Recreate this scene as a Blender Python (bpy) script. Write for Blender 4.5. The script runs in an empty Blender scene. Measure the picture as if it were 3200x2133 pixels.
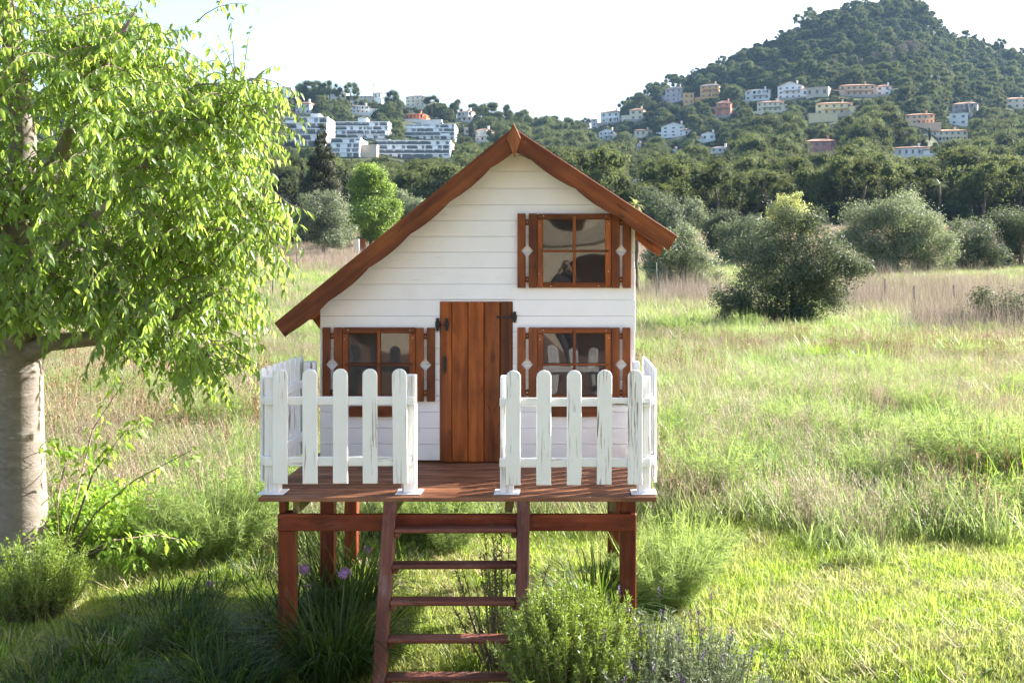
import bpy, bmesh, math, random
import numpy as np
from mathutils import Vector, Matrix

scene = bpy.context.scene
R = math.radians
# ------------------------------------------------------------------ camera, world, sun, exposure
CAM_Z = 2.43
FPX = 3225.0                     # focal length in photo pixels (photo 3200 x 2133)
VPX, VPY = 1770.0, 845.0         # where the level view axis meets the picture
cam_d = bpy.data.cameras.new('camera')
cam = bpy.data.objects.new('camera', cam_d)
scene.collection.objects.link(cam)
cam.location = (0, 0, CAM_Z)
cam.rotation_euler = (R(90), 0, 0)
cam_d.sensor_width = 36.0
cam_d.lens = 36.0 * FPX / 3200.0
cam_d.shift_x = -(VPX - 1600.0) / 3200.0
cam_d.shift_y = -(1066.5 - VPY) / 3200.0
cam_d.clip_start = 0.05
cam_d.clip_end = 6000
scene.camera = cam

SUN_AZ = 60.0                    # degrees from +Y towards +X
SUN_EL = 28.5
world = bpy.data.worlds.new('World')
scene.world = world
world.use_nodes = True
wn = world.node_tree.nodes
wl = world.node_tree.links
wn.clear()
w_out = wn.new('ShaderNodeOutputWorld')
w_bg = wn.new('ShaderNodeBackground')
w_sky = wn.new('ShaderNodeTexSky')
w_sky.sky_type = 'NISHITA'
w_sky.sun_disc = False
w_sky.sun_elevation = R(SUN_EL)
w_sky.sun_rotation = R(SUN_AZ)
w_sky.altitude = 20
w_sky.air_density = 1.0
w_sky.dust_density = 3.0
w_sky.ozone_density = 1.0
w_bg.inputs['Strength'].default_value = 0.09
wl.new(w_sky.outputs[0], w_bg.inputs[0])
wl.new(w_bg.outputs[0], w_out.inputs[0])

sun_d = bpy.data.lights.new('sun', 'SUN')
sun_d.energy = 5.0
sun_d.angle = R(0.5)
sun_d.color = (1.0, 0.95, 0.88)
sun = bpy.data.objects.new('sun', sun_d)
scene.collection.objects.link(sun)
to_sun = Vector((math.sin(R(SUN_AZ)) * math.cos(R(SUN_EL)), math.cos(R(SUN_AZ)) * math.cos(R(SUN_EL)), math.sin(R(SUN_EL))))
sun.rotation_euler = to_sun.to_track_quat('Z', 'Y').to_euler()
sun.location = to_sun * 300

vs = scene.view_settings
vs.view_transform = 'Standard'
vs.look = 'None'
vs.gamma = 1.0
vs.use_curve_mapping = False
vs.exposure = 2.22
scene.display_settings.display_device = 'sRGB'
scene.render.engine = 'CYCLES'
cy = scene.cycles
cy.max_bounces = 8
cy.diffuse_bounces = 4
cy.glossy_bounces = 3
cy.transmission_bounces = 5
cy.volume_bounces = 1
cy.transparent_max_bounces = 6
cy.sample_clamp_indirect = 6.0
cy.caustics_reflective = False
cy.caustics_refractive = False
cy.use_denoising = True

# ------------------------------------------------------------------ helpers
COL = scene.collection
ORG = {}                                           # world origin of every object made here

def P(px, py, D):
    """world point seen at photo pixel px, py at depth D"""
    return Vector(((px - VPX) / FPX * D, D, CAM_Z + (VPY - py) / FPX * D))

def props(o, label=None, cat=None, group=None, kind=None):
    if label: o['label'] = label
    if cat: o['category'] = cat
    if group: o['group'] = group
    if kind: o['kind'] = kind
    return o

def link(name, data, parent=None, at=(0, 0, 0)):
    o = bpy.data.objects.new(name, data)
    COL.objects.link(o)
    at = Vector(at)
    ORG[o] = at
    if parent is not None:
        o.parent = parent
        o.location = at - ORG[parent]
    else:
        o.location = at
    return o

def thing(name, label, cat, at=(0, 0, 0), group=None):
    return props(link(name, None, None, at), label, cat, group)

def clone(o, parent=None):
    """a thing with its parts and sub-parts; meshes shared"""
    c = o.copy()
    COL.objects.link(c)
    if parent is not None:
        c.parent = parent
    for ch in o.children:
        clone(ch, c)
    return c

MESH = {}

def bm_mesh(name, bm, mat, smooth=False):
    me = bpy.data.meshes.new(name)
    bm.to_mesh(me)
    bm.free()
    if mat is not None: me.materials.append(mat)
    if smooth:
        me.polygons.foreach_set('use_smooth', [True] * len(me.polygons))
    return me

def add_box(bm, x0, x1, y0, y1, z0, z1):
    vs_ = [bm.verts.new(p) for p in ((x0, y0, z0), (x1, y0, z0), (x1, y1, z0), (x0, y1, z0), (x0, y0, z1), (x1, y0, z1), (x1, y1, z1), (x0, y1, z1))]
    for f in ((0, 3, 2, 1), (4, 5, 6, 7), (0, 1, 5, 4), (1, 2, 6, 5), (2, 3, 7, 6), (3, 0, 4, 7)):
        bm.faces.new([vs_[i] for i in f])

def add_prism(bm, pts, y0, y1):
    """polygon pts in x,z extruded along y"""
    a = [bm.verts.new((p[0], y0, p[1])) for p in pts]
    b = [bm.verts.new((p[0], y1, p[1])) for p in pts]
    bm.faces.new(a)
    bm.faces.new(b[::-1])
    n = len(pts)
    for i in range(n):
        bm.faces.new((a[i], b[i], b[(i + 1) % n], a[(i + 1) % n]))

def add_tube(bm, path, radii, n=6, cap=True):
    rings = []
    for i, p in enumerate(path):
        p = Vector(p)
        d = (Vector(path[min(i + 1, len(path) - 1)]) - Vector(path[max(i - 1, 0)])).normalized()
        u = d.cross(Vector((0, 0, 1)) if abs(d.z) < 0.9 else Vector((1, 0, 0))).normalized()
        v = d.cross(u)
        r = radii[i] if hasattr(radii, '__len__') else radii
        rings.append([bm.verts.new(p + (u * math.cos(2 * math.pi * k / n) + v * math.sin(2 * math.pi * k / n)) * r) for k in range(n)])
    for a, b in zip(rings, rings[1:]):
        for k in range(n):
            bm.faces.new((a[k], a[(k + 1) % n], b[(k + 1) % n], b[k]))
    if cap:
        bm.faces.new(rings[0][::-1])
        bm.faces.new(rings[-1])

def bevel(bm, w):
    if w > 0:
        bmesh.ops.bevel(bm, geom=list(bm.edges), offset=w, segments=1, affect='EDGES', clamp_overlap=True)

def block(name, mat, parent, x0, x1, y0, y1, z0, z1, bev=0.004):
    """a bevelled board, its own object, given in world metres"""
    key = (round(x1 - x0, 4), round(y1 - y0, 4), round(z1 - z0, 4), bev, mat.name)
    c = Vector(((x0 + x1) / 2, (y0 + y1) / 2, (z0 + z1) / 2))
    if key not in MESH:
        bm = bmesh.new()
        add_box(bm, -(x1 - x0) / 2, (x1 - x0) / 2, -(y1 - y0) / 2, (y1 - y0) / 2, -(z1 - z0) / 2, (z1 - z0) / 2)
        bevel(bm, bev)
        MESH[key] = bm_mesh(name, bm, mat)
    return link(name, MESH[key], parent, c)

def slab(name, mat, parent, pts, y0, y1, bev=0.004):
    """a board of any outline (x,z points), its own object"""
    cx = sum(p[0] for p in pts) / len(pts)
    cz = sum(p[1] for p in pts) / len(pts)
    cyy = (y0 + y1) / 2
    bm = bmesh.new()
    add_prism(bm, [(p[0] - cx, p[1] - cz) for p in pts], y0 - cyy, y1 - cyy)
    bmesh.ops.recalc_face_normals(bm, faces=bm.faces)
    bevel(bm, bev)
    return link(name, bm_mesh(name, bm, mat), parent, (cx, cyy, cz))

def np_mesh(name, V, F, mat, rnd=None, smooth=False):
    """mesh from arrays; F (m,3) or (m,4); rnd: a random value per vertex"""
    me = bpy.data.meshes.new(name)
    V = np.asarray(V, dtype=np.float32)
    F = np.asarray(F, dtype=np.int32)
    m, k = F.shape
    me.vertices.add(len(V))
    me.vertices.foreach_set('co', V.ravel())
    me.loops.add(m * k)
    me.loops.foreach_set('vertex_index', F.ravel())
    me.polygons.add(m)
    me.polygons.foreach_set('loop_start', np.arange(0, m * k, k, dtype=np.int32))
    me.polygons.foreach_set('loop_total', np.full(m, k, dtype=np.int32))
    if smooth:
        me.polygons.foreach_set('use_smooth', np.ones(m, dtype=bool))
    me.update(calc_edges=True)
    if rnd is not None:
        a = me.attributes.new('rnd', 'FLOAT', 'POINT')
        a.data.foreach_set('value', np.asarray(rnd, dtype=np.float32))
    if mat is not None: me.materials.append(mat)
    return me

# ------------------------------------------------------------------ materials
def new_mat(name):
    m = bpy.data.materials.new(name)
    m.use_nodes = True
    nt = m.node_tree
    nt.nodes.clear()
    return m, nt, nt.nodes, nt.links

def N(nt, typ, **kw):
    n = nt.nodes.new(typ)
    for k, v in kw.items():
        if k.startswith('i_'):
            n.inputs[int(k[2:]) if k[2:].isdigit() else k[2:].replace('_', ' ')].default_value = v
        else:
            setattr(n, k, v)
    return n

def ramp(nt, stops, interp='LINEAR'):
    r = nt.nodes.new('ShaderNodeValToRGB')
    r.color_ramp.interpolation = interp
    e = r.color_ramp.elements
    while len(e) < len(stops): e.new(0.5)
    for el, (p, c) in zip(e, stops):
        el.position = p
        el.color = (c[0], c[1], c[2], 1.0) if len(c) == 3 else c
    return r

def math_n(nt, op, a, b=None, clamp=False):
    n = nt.nodes.new('ShaderNodeMath')
    n.operation = op
    n.use_clamp = clamp
    for i, v in enumerate((a, b)):
        if v is None: continue
        if isinstance(v, (int, float)): n.inputs[i].default_value = v
        else: nt.links.new(v, n.inputs[i])
    return n.outputs[0]

def mixc(nt, fac, a, b, mode='MIX'):
    n = nt.nodes.new('ShaderNodeMix')
    n.data_type = 'RGBA'
    n.blend_type = mode
    for s, v in ((n.inputs[0], fac), (n.inputs[6], a), (n.inputs[7], b)):
        if isinstance(v, (int, float)): s.default_value = v
        elif isinstance(v, tuple): s.default_value = (v[0], v[1], v[2], 1)
        else: nt.links.new(v, s)
    return n.outputs[2]

def coords(nt, scale, rand_off=True, world_space=False):
    tc = N(nt, 'ShaderNodeTexCoord')
    src = tc.outputs['Object']
    if world_space:
        src = N(nt, 'ShaderNodeNewGeometry').outputs['Position']
    elif rand_off:
        oi = N(nt, 'ShaderNodeObjectInfo')
        m = N(nt, 'ShaderNodeVectorMath', operation='MULTIPLY')
        nt.links.new(oi.outputs['Random'], m.inputs[0])
        m.inputs[1].default_value = (37.0, 91.0, 53.0)
        a = N(nt, 'ShaderNodeVectorMath', operation='ADD')
        nt.links.new(src, a.inputs[0])
        nt.links.new(m.outputs[0], a.inputs[1])
        src = a.outputs[0]
    mp = N(nt, 'ShaderNodeMapping')
    mp.inputs['Scale'].default_value = scale
    nt.links.new(src, mp.inputs[0])
    return mp.outputs[0]

def noise(nt, vec, scale, detail=4.0, rough=0.55, dist=0.0):
    n = N(nt, 'ShaderNodeTexNoise')
    n.inputs['Scale'].default_value = scale
    n.inputs['Detail'].default_value = detail
    n.inputs['Roughness'].default_value = rough
    n.inputs['Distortion'].default_value = dist
    nt.links.new(vec, n.inputs['Vector'])
    return n.outputs['Fac']

def finish(nt, color, rough=0.6, bump=None, bump_d=0.002, spec=0.4, metallic=0.0, coat=0.0):
    p = N(nt, 'ShaderNodeBsdfPrincipled')
    o = N(nt, 'ShaderNodeOutputMaterial')
    if isinstance(color, tuple): p.inputs['Base Color'].default_value = (*color, 1)
    else: nt.links.new(color, p.inputs['Base Color'])
    if isinstance(rough, (int, float)): p.inputs['Roughness'].default_value = rough
    else: nt.links.new(rough, p.inputs['Roughness'])
    p.inputs['Specular IOR Level'].default_value = spec
    p.inputs['Metallic'].default_value = metallic
    p.inputs['Coat Weight'].default_value = coat
    if bump is not None:
        b = N(nt, 'ShaderNodeBump')
        b.inputs['Distance'].default_value = bump_d
        b.inputs['Strength'].default_value = 1.0
        nt.links.new(bump, b.inputs['Height'])
        nt.links.new(b.outputs[0], p.inputs['Normal'])
    nt.links.new(p.outputs[0], o.inputs[0])
    return p

def axis_scale(axis, along, across):
    return tuple(along if 'xyz'[i] == axis else across for i in range(3))

def wood(name, axis, dark, mid, light, rough=0.5, wear=0.0, coat=0.0):
    m, nt, nodes, links = new_mat(name)
    v = coords(nt, axis_scale(axis, 1.2, 22.0))
    g = noise(nt, v, 1.0, 6, 0.6, 0.6)
    r = ramp(nt, [(0.28, dark), (0.5, mid), (0.75, light)])
    links.new(g, r.inputs[0])
    v2 = coords(nt, axis_scale(axis, 2.2, 7.0))
    kn = noise(nt, v2, 1.3, 2, 0.5, 1.5)
    kr = ramp(nt, [(0.28, (1, 1, 1)), (0.36, (0, 0, 0))])
    links.new(kn, kr.inputs[0])
    oi = N(nt, 'ShaderNodeObjectInfo')
    tone = N(nt, 'ShaderNodeMapRange')
    tone.inputs['To Min'].default_value = 0.72
    tone.inputs['To Max'].default_value = 1.22
    links.new(oi.outputs['Random'], tone.inputs[0])
    c = mixc(nt, math_n(nt, 'MULTIPLY', kr.outputs[0], 0.75), r.outputs[0], tuple(x * 0.45 for x in dark))
    hv = N(nt, 'ShaderNodeHueSaturation')
    links.new(tone.outputs[0], hv.inputs['Value'])
    links.new(c, hv.inputs['Color'])
    c = hv.outputs[0]
    vb_ = coords(nt, axis_scale(axis, 1.0, 2.5))
    br = ramp(nt, [(0.35, (0.62, 0.55, 0.5)), (0.65, (1.15, 1.15, 1.15))])
    links.new(noise(nt, vb_, 2.6, 3, 0.6), br.inputs[0])
    c = mixc(nt, 1.0, c, br.outputs[0], 'MULTIPLY')
    if wear > 0:
        vw = coords(nt, axis_scale(axis, 1.5, 5.0))
        wr = ramp(nt, [(0.55, (0, 0, 0)), (0.72, (1, 1, 1))])
        links.new(noise(nt, vw, 2.4, 6, 0.7), wr.inputs[0])
        c = mixc(nt, math_n(nt, 'MULTIPLY', wr.outputs[0], wear), c, (0.34, 0.27, 0.25))
    finish(nt, c, rough, g, 0.0015, 0.28, coat=coat)
    return m

def paint(name, axis, base, peel, tint=(0.8, 0.77, 0.72), thr=0.66):
    """white paint on wood; peel: how much bare brown wood shows in cracks"""
    m, nt, nodes, links = new_mat(name)
    v = coords(nt, axis_scale(axis, 2.0, 46.0))
    g = noise(nt, v, 1.0, 5, 0.62, 0.8)
    cr = ramp(nt, [(thr, (0, 0, 0)), (thr + 0.03, (1, 1, 1))])
    links.new(g, cr.inputs[0])
    vm = coords(nt, axis_scale(axis, 1.0, 4.0))
    mk = ramp(nt, [(0.46, (0, 0, 0)), (0.62, (1, 1, 1))])
    links.new(noise(nt, vm, 2.2, 3, 0.5), mk.inputs[0])
    f = math_n(nt, 'MULTIPLY', cr.outputs[0], mk.outputs[0])
    f = math_n(nt, 'MULTIPLY', f, peel)
    vd = coords(nt, (3, 3, 3))
    d = ramp(nt, [(0.35, tint), (0.6, base)])
    links.new(noise(nt, vd, 1.6, 5, 0.6), d.inputs[0])
    fine = noise(nt, v, 1.7, 3, 0.5)
    c = mixc(nt, f, d.outputs[0], (0.20, 0.115, 0.075))
    h = math_n(nt, 'SUBTRACT', math_n(nt, 'MULTIPLY', fine, 0.35), f)
    finish(nt, c, 0.5, h, 0.0012, 0.35)
    return m

def plain(name, color, rough=0.6, spec=0.4, metallic=0.0, var=0.12, scale=6.0, world_space=False):
    m, nt, nodes, links = new_mat(name)
    v = coords(nt, (1, 1, 1), world_space=world_space)
    n = noise(nt, v, scale, 5, 0.6)
    r = ramp(nt, [(0.3, tuple(c * (1 - var) for c in color)), (0.7, tuple(min(1, c * (1 + var)) for c in color))])
    links.new(n, r.inputs[0])
    finish(nt, r.outputs[0], rough, n, 0.003, spec, metallic)
    return m

def leafmat(name, cols, trans, tfac=0.45, rough=0.45, spec=0.35, obj_var=0.25, patch=None, patch_scale=0.12, gain=1.0):
    """foliage: colour by leaf, by plant and by patch of ground; light passes through. cols: dark, mid, light"""
    m, nt, nodes, links = new_mat(name)
    at = N(nt, 'ShaderNodeAttribute', attribute_name='rnd')
    oi = N(nt, 'ShaderNodeObjectInfo')
    r = ramp(nt, [(0.0, cols[0]), (0.5, cols[1]), (1.0, cols[2])])
    links.new(at.outputs['Fac'], r.inputs[0])
    c = r.outputs[0]
    tc = ramp(nt, [(0.0, tuple(x * 0.7 for x in trans)), (1.0, tuple(min(1, x * 1.25) for x in trans))])
    links.new(at.outputs['Fac'], tc.inputs[0])
    t = tc.outputs[0]
    if patch is not None:
        v = coords(nt, (1, 1, 1), world_space=True)
        pn = noise(nt, v, patch_scale, 4, 0.6)
        pr = ramp(nt, [(0.42, (0, 0, 0)), (0.60, (1, 1, 1))])
        links.new(pn, pr.inputs[0])
        c = mixc(nt, pr.outputs[0], c, patch[0])
        t = mixc(nt, pr.outputs[0], t, patch[1])
    mr = N(nt, 'ShaderNodeMapRange')
    mr.inputs['To Min'].default_value = (1 - obj_var) * gain
    mr.inputs['To Max'].default_value = (1 + obj_var) * gain
    links.new(oi.outputs['Random'], mr.inputs[0])
    outs = []
    for s in (c, t):
        hv = N(nt, 'ShaderNodeHueSaturation')
        links.new(mr.outputs[0], hv.inputs['Value'])
        links.new(s, hv.inputs['Color'])
        outs.append(hv.outputs[0])
    p = N(nt, 'ShaderNodeBsdfPrincipled')
    links.new(outs[0], p.inputs['Base Color'])
    p.inputs['Roughness'].default_value = rough
    p.inputs['Specular IOR Level'].default_value = spec
    tr = N(nt, 'ShaderNodeBsdfTranslucent')
    links.new(outs[1], tr.inputs['Color'])
    mx = N(nt, 'ShaderNodeMixShader')
    mx.inputs[0].default_value = tfac
    links.new(p.outputs[0], mx.inputs[1])
    links.new(tr.outputs[0], mx.inputs[2])
    o = N(nt, 'ShaderNodeOutputMaterial')
    links.new(mx.outputs[0], o.inputs[0])
    return m

M = {}
for ax in 'xyz':
    M['stain_' + ax] = wood('stained_wood_' + ax, ax, (0.078, 0.020, 0.006), (0.172, 0.046, 0.010), (0.255, 0.080, 0.018))
    M['door_' + ax] = wood('door_wood_' + ax, ax, (0.14, 0.035, 0.007), (0.26, 0.068, 0.012), (0.36, 0.115, 0.021), coat=0.05)
    M['leg_' + ax] = wood('leg_wood_' + ax, ax, (0.085, 0.016, 0.008), (0.165, 0.032, 0.013), (0.25, 0.055, 0.02), wear=0.12)
    M['ladder_' + ax] = wood('ladder_wood_' + ax, ax, (0.095, 0.030, 0.020), (0.16, 0.054, 0.036), (0.24, 0.095, 0.062), wear=0.35, rough=0.55)
    M['deck_' + ax] = wood('deck_wood_' + ax, ax, (0.125, 0.050, 0.025), (0.215, 0.092, 0.046), (0.33, 0.165, 0.09), wear=0.25, rough=0.5)
    M['raw_' + ax] = wood('bare_joist_wood_' + ax, ax, (0.14, 0.12, 0.06), (0.22, 0.19, 0.10), (0.3, 0.26, 0.15), rough=0.7)
    M['wall_' + ax] = paint('wall_white_paint_' + ax, ax, (0.82, 0.82, 0.83), 0.6, (0.79, 0.785, 0.785), 0.67)
    M['picket_' + ax] = paint('picket_white_paint_' + ax, ax, (0.82, 0.825, 0.84), 1.0, (0.79, 0.785, 0.775), 0.565)
M['iron'] = plain('black_iron', (0.022, 0.022, 0.024), 0.45, 0.5, 0.6)
M['screw'] = plain('zinc_screw', (0.6, 0.58, 0.55), 0.35, 0.5, 0.9)
M['plate'] = plain('painted_post_plate', (0.8, 0.8, 0.8), 0.45)
M['under'] = plain('roof_felt', (0.09, 0.07, 0.055), 0.9)
# ------------------------------------------------------------------ terrain
def lerp_tab(x, tab):
    xs = [t[0] for t in tab]; ys = [t[1] for t in tab]
    return np.interp(x, xs, ys)
# skyline of the bare ground as (direction, elevation) and how far off the crest stands
CREST = [(-6000, 600), (-2500, 470), (-800, 360), (0, 330), (700, 318), (900, 316), (1050, 312), (1200, 335), (1350, 362), (1500, 376), (1620, 395), (1700, 415), (1770, 420),
         (1850, 405), (1950, 368), (2050, 300), (2150, 252), (2300, 182), (2450, 118), (2540, 60), (2640, 34), (2740, 12), (2830, 2), (2895, 20), (2935, 85), (2975, 122),
         (3060, 135), (3130, 160), (3210, 185), (3400, 250), (3900, 380), (5000, 480), (8000, 600)]
CREST_D = [(-6000, 560), (900, 600), (1300, 610), (1600, 640), (1800, 720), (2100, 800), (2500, 880), (2830, 930), (3300, 960), (8000, 1000)]
D0 = 140.0
def wob(x, y, s, k):
    return (np.sin(x / s + k) * np.cos(y / s * 1.3 + 2.1 * k) + 0.5 * np.sin(x / s * 2.3 + 1.7 * k + y / s * 1.9) + 0.25 * np.sin(x / s * 4.7 - y / s * 5.1 + k))
def terrain(x, y):
    x = np.asarray(x, float); y = np.asarray(y, float)
    near = 0.00595 * np.maximum(y - 25, 0) ** 1.5
    near = near + 0.05 * wob(x, y, 6.0, 1.0) * np.clip((np.hypot(x, y - 7) - 4) / 8, 0, 1) + 0.12 * wob(x, y, 17.0, 2.0) * np.clip((y - 14) / 20, 0, 1)
    f = np.clip((6.7 - y) / 1.5, 0, 1)
    near = near - 0.24 * f * f * (3 - 2 * f)
    yy = np.maximum(y, 1.0)
    px = VPX + FPX * x / yy
    e1 = (VPY - lerp_tab(px, CREST)) / FPX
    dr = lerp_tab(px, CREST_D)
    t = np.clip((y - D0) / (dr - D0), 0, None)
    e0 = 0.035
    n0 = 0.00595 * (D0 - 25) ** 1.5
    e = e0 + (e1 - e0) * np.clip(t, 0, 1) ** 1.02
    far = CAM_Z + e * y
    amp = np.clip(t * 3, 0, 1) * np.clip((1.1 - t) * 4, 0.1, 1)
    far = far + (1.6 * wob(x, y, 38.0, 0.7) + 0.7 * wob(x, y, 13.0, 3.3)) * amp
    crest = CAM_Z + e1 * dr
    over = np.clip((y - dr) / 320.0, 0, 1)
    far = np.where(y > dr, crest * (1 - over ** 1.3) + 2 * over, far)
    s = np.clip((y - (D0 - 14)) / 28.0, 0, 1); s = s * s * (3 - 2 * s)
    nr = np.where(y > D0, n0 + (y - D0) * 0.1, near)
    return nr * (1 - s) + far * s
def tz(x, y): return float(terrain(x, y))
def ground_hit(px, py, dmin=30.0, dmax=1000.0):
    ds = np.arange(dmin, dmax, 1.0)
    X = (px - VPX) / FPX * ds
    Z = CAM_Z + (VPY - py) / FPX * ds
    h = terrain(X, ds)
    k = np.nonzero(h >= Z)[0]
    d = ds[k[0]] if len(k) else dmax
    return float(d)

def ground_mat():
    m, nt, nodes, links = new_mat('meadow_and_hill_soil')
    v = coords(nt, (1, 1, 1), world_space=True)
    n1 = noise(nt, v, 0.35, 5, 0.6)
    n2 = noise(nt, v, 7.0, 5, 0.65)
    r = ramp(nt, [(0.3, (0.09, 0.085, 0.035)), (0.5, (0.14, 0.16, 0.05)), (0.7, (0.25, 0.22, 0.12))])
    links.new(mixc(nt, 0.5, n1, n2), r.inputs[0])
    # up the hill: dark scrub soil with grey rock
    n3 = noise(nt, v, 0.06, 6, 0.7)
    r2 = ramp(nt, [(0.40, (0.035, 0.045, 0.02)), (0.55, (0.07, 0.075, 0.04)), (0.66, (0.22, 0.2, 0.18))])
    links.new(n3, r2.inputs[0])
    geo = N(nt, 'ShaderNodeNewGeometry')
    sp = N(nt, 'ShaderNodeSeparateXYZ')
    links.new(geo.outputs['Position'], sp.inputs[0])
    mr = N(nt, 'ShaderNodeMapRange')
    mr.inputs['From Min'].default_value = 125
    mr.inputs['From Max'].default_value = 160
    links.new(sp.outputs[1], mr.inputs[0])
    c = mixc(nt, mr.outputs[0], r.outputs[0], r2.outputs[0])
    finish(nt, c, 0.95, n2, 0.05, 0.1)
    return m
M['ground'] = ground_mat()
def build_ground():
    ys = np.concatenate([np.arange(-70, -6, 8.0), np.arange(-6, 20, 0.5), np.arange(20, 60, 1.5), np.arange(60, 170, 4.0), np.arange(170, 1000, 9.0), np.arange(1000, 1500, 60)])
    us = np.concatenate([np.linspace(-2.4, -0.65, 24, endpoint=False), np.linspace(-0.65, 0.55, 190, endpoint=False), np.linspace(0.55, 2.4, 26)])
    V = []
    for y in ys:
        w = math.hypot(max(y, 0), 30.0)
        x = us * w
        yy = np.full_like(x, y)
        V.append(np.stack([x, yy, terrain(x, yy)], 1))
    V = np.concatenate(V)
    n, m = len(us), len(ys)
    j, i = np.meshgrid(np.arange(m - 1), np.arange(n - 1), indexing='ij')
    a = (j * n + i).ravel()
    F = np.stack([a, a + 1, a + n + 1, a + n], 1)
    props(link('ground', np_mesh('ground', V, F, M['ground'], smooth=True)), kind='structure')
build_ground()
# ------------------------------------------------------------------ the playhouse, its platform, fences and ladder
WY = 7.5                                            # front face of the wall
DECK = 1.035
def fx(px): return (px - VPX) / 430.0
def fz(py): return CAM_Z + (VPY - py) / 430.0
rng = random.Random(7)

M['finial'] = wood('finial_wood', 'z', (0.20, 0.06, 0.016), (0.32, 0.11, 0.03), (0.42, 0.17, 0.05))
house = thing('playhouse', 'white timber playhouse with a crooked brown roof, shutters and a plank door', 'playhouse', (-0.6, WY, DECK))
APX, APZ = -0.375, 3.431
SL, SR = 0.819, 0.658
X0, X1 = -1.79, 0.50
def roof_z(x): return APZ - 0.05 - (SL * (APX - x) if x < APX else SR * (x - APX))
def xl(z): return max(X0, APX - (APZ - 0.05 - z) / SL)
def xr(z, x1=X1): return min(x1, APX + (APZ - 0.05 - z) / SR)

rows = [455, 486, 535, 588.5, 640, 689, 739, 788, 837.6, 888, 936, 987, 1037, 1087, 1137, 1187, 1237, 1287, 1337.5, 1388, 1438]
dx0, dx1 = fx(1375), fx(1602)
GAP = 0.0012
def wall_board(a, b, x1, y0, y1, lo=None, hi=None):
    """one horizontal board clipped by the roof line; lo/hi cut it at a door"""
    zt, zb = a - GAP / 2, b + GAP / 2
    L0, L1 = xl(zb), xl(zt)
    R0, R1 = xr(zb, x1), xr(zt, x1)
    if lo is not None: L0 = L1 = lo
    if hi is not None: R0 = R1 = hi
    pts = [(L0, zb), (R0, zb)]
    def knee(x):                                    # corner where the roof line reaches the wall's end
        z = roof_z(x)
        return z if zb + 0.004 < z < zt - 0.004 else None
    if hi is None and R1 < x1 - 1e-4 and R0 > x1 - 1e-4:
        k = knee(x1)
        if k: pts.append((x1, k))
    if R1 - L1 > 0.01:
        pts += [(R1, zt), (L1, zt)]
    else:
        pts.append((APX, min(zt, APZ - 0.05)))
    if lo is None and L1 > X0 + 1e-4 and L0 < X0 + 1e-4:
        k = knee(X0)
        if k: pts.append((X0, k))
    return slab('wall_board', M['wall_x'], house, pts, y0, y1, 0.0032)
for i in range(len(rows) - 1):
    a, b = fz(rows[i]), fz(rows[i + 1])
    xe = X1 + rng.uniform(-0.004, 0.004)
    jy = rng.uniform(-0.0015, 0.0015)
    if rows[i] >= 936:
        wall_board(a, b, xe, WY + jy, WY + 0.03, hi=dx0)
        wall_board(a, b, xe, WY + jy, WY + 0.03, lo=dx1)
    else:
        wall_board(a, b, xe, WY + jy, WY + 0.03)
HB = 8.15                                           # back of the house
# inner lining, side and back walls
zt0 = fz(1438)
lin = [(X0 + 0.02, zt0), (X1 - 0.02, zt0), (X1 - 0.02, roof_z(X1) - 0.02), (APX, APZ - 0.075), (X0 + 0.02, roof_z(X0) - 0.02)]
lin = [lin[0], (dx0 - 0.01, zt0), (dx0 - 0.01, fz(938)), (dx1 + 0.01, fz(938)), (dx1 + 0.01, zt0)] + lin[1:]
slab('wall_lining', M['wall_x'], house, lin, WY + 0.032, WY + 0.045, 0)
back = [(X0, zt0), (X1, zt0), (X1, roof_z(X1)), (APX, APZ - 0.055), (X0, roof_z(X0))]
slab('back_wall', M['wall_x'], house, back, HB - 0.03, HB, 0)
for i in range(len(rows) - 1):
    a, b = fz(rows[i]) - GAP / 2, fz(rows[i + 1]) + GAP / 2
    for x, xa, xb in ((X0, X0, X0 + 0.03), (X1, X1 - 0.03, X1)):
        zt = min(a, roof_z(x) - 0.01)
        if zt - b > 0.02:
            block('side_board', M['wall_y'], house, xa, xb, WY + 0.034, HB - 0.034, b, zt, 0.0045)
block('floor_board', M['deck_x'], house, X0 + 0.04, X1 - 0.04, WY + 0.05, HB - 0.05, DECK + 0.004, DECK + 0.02, 0)

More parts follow.
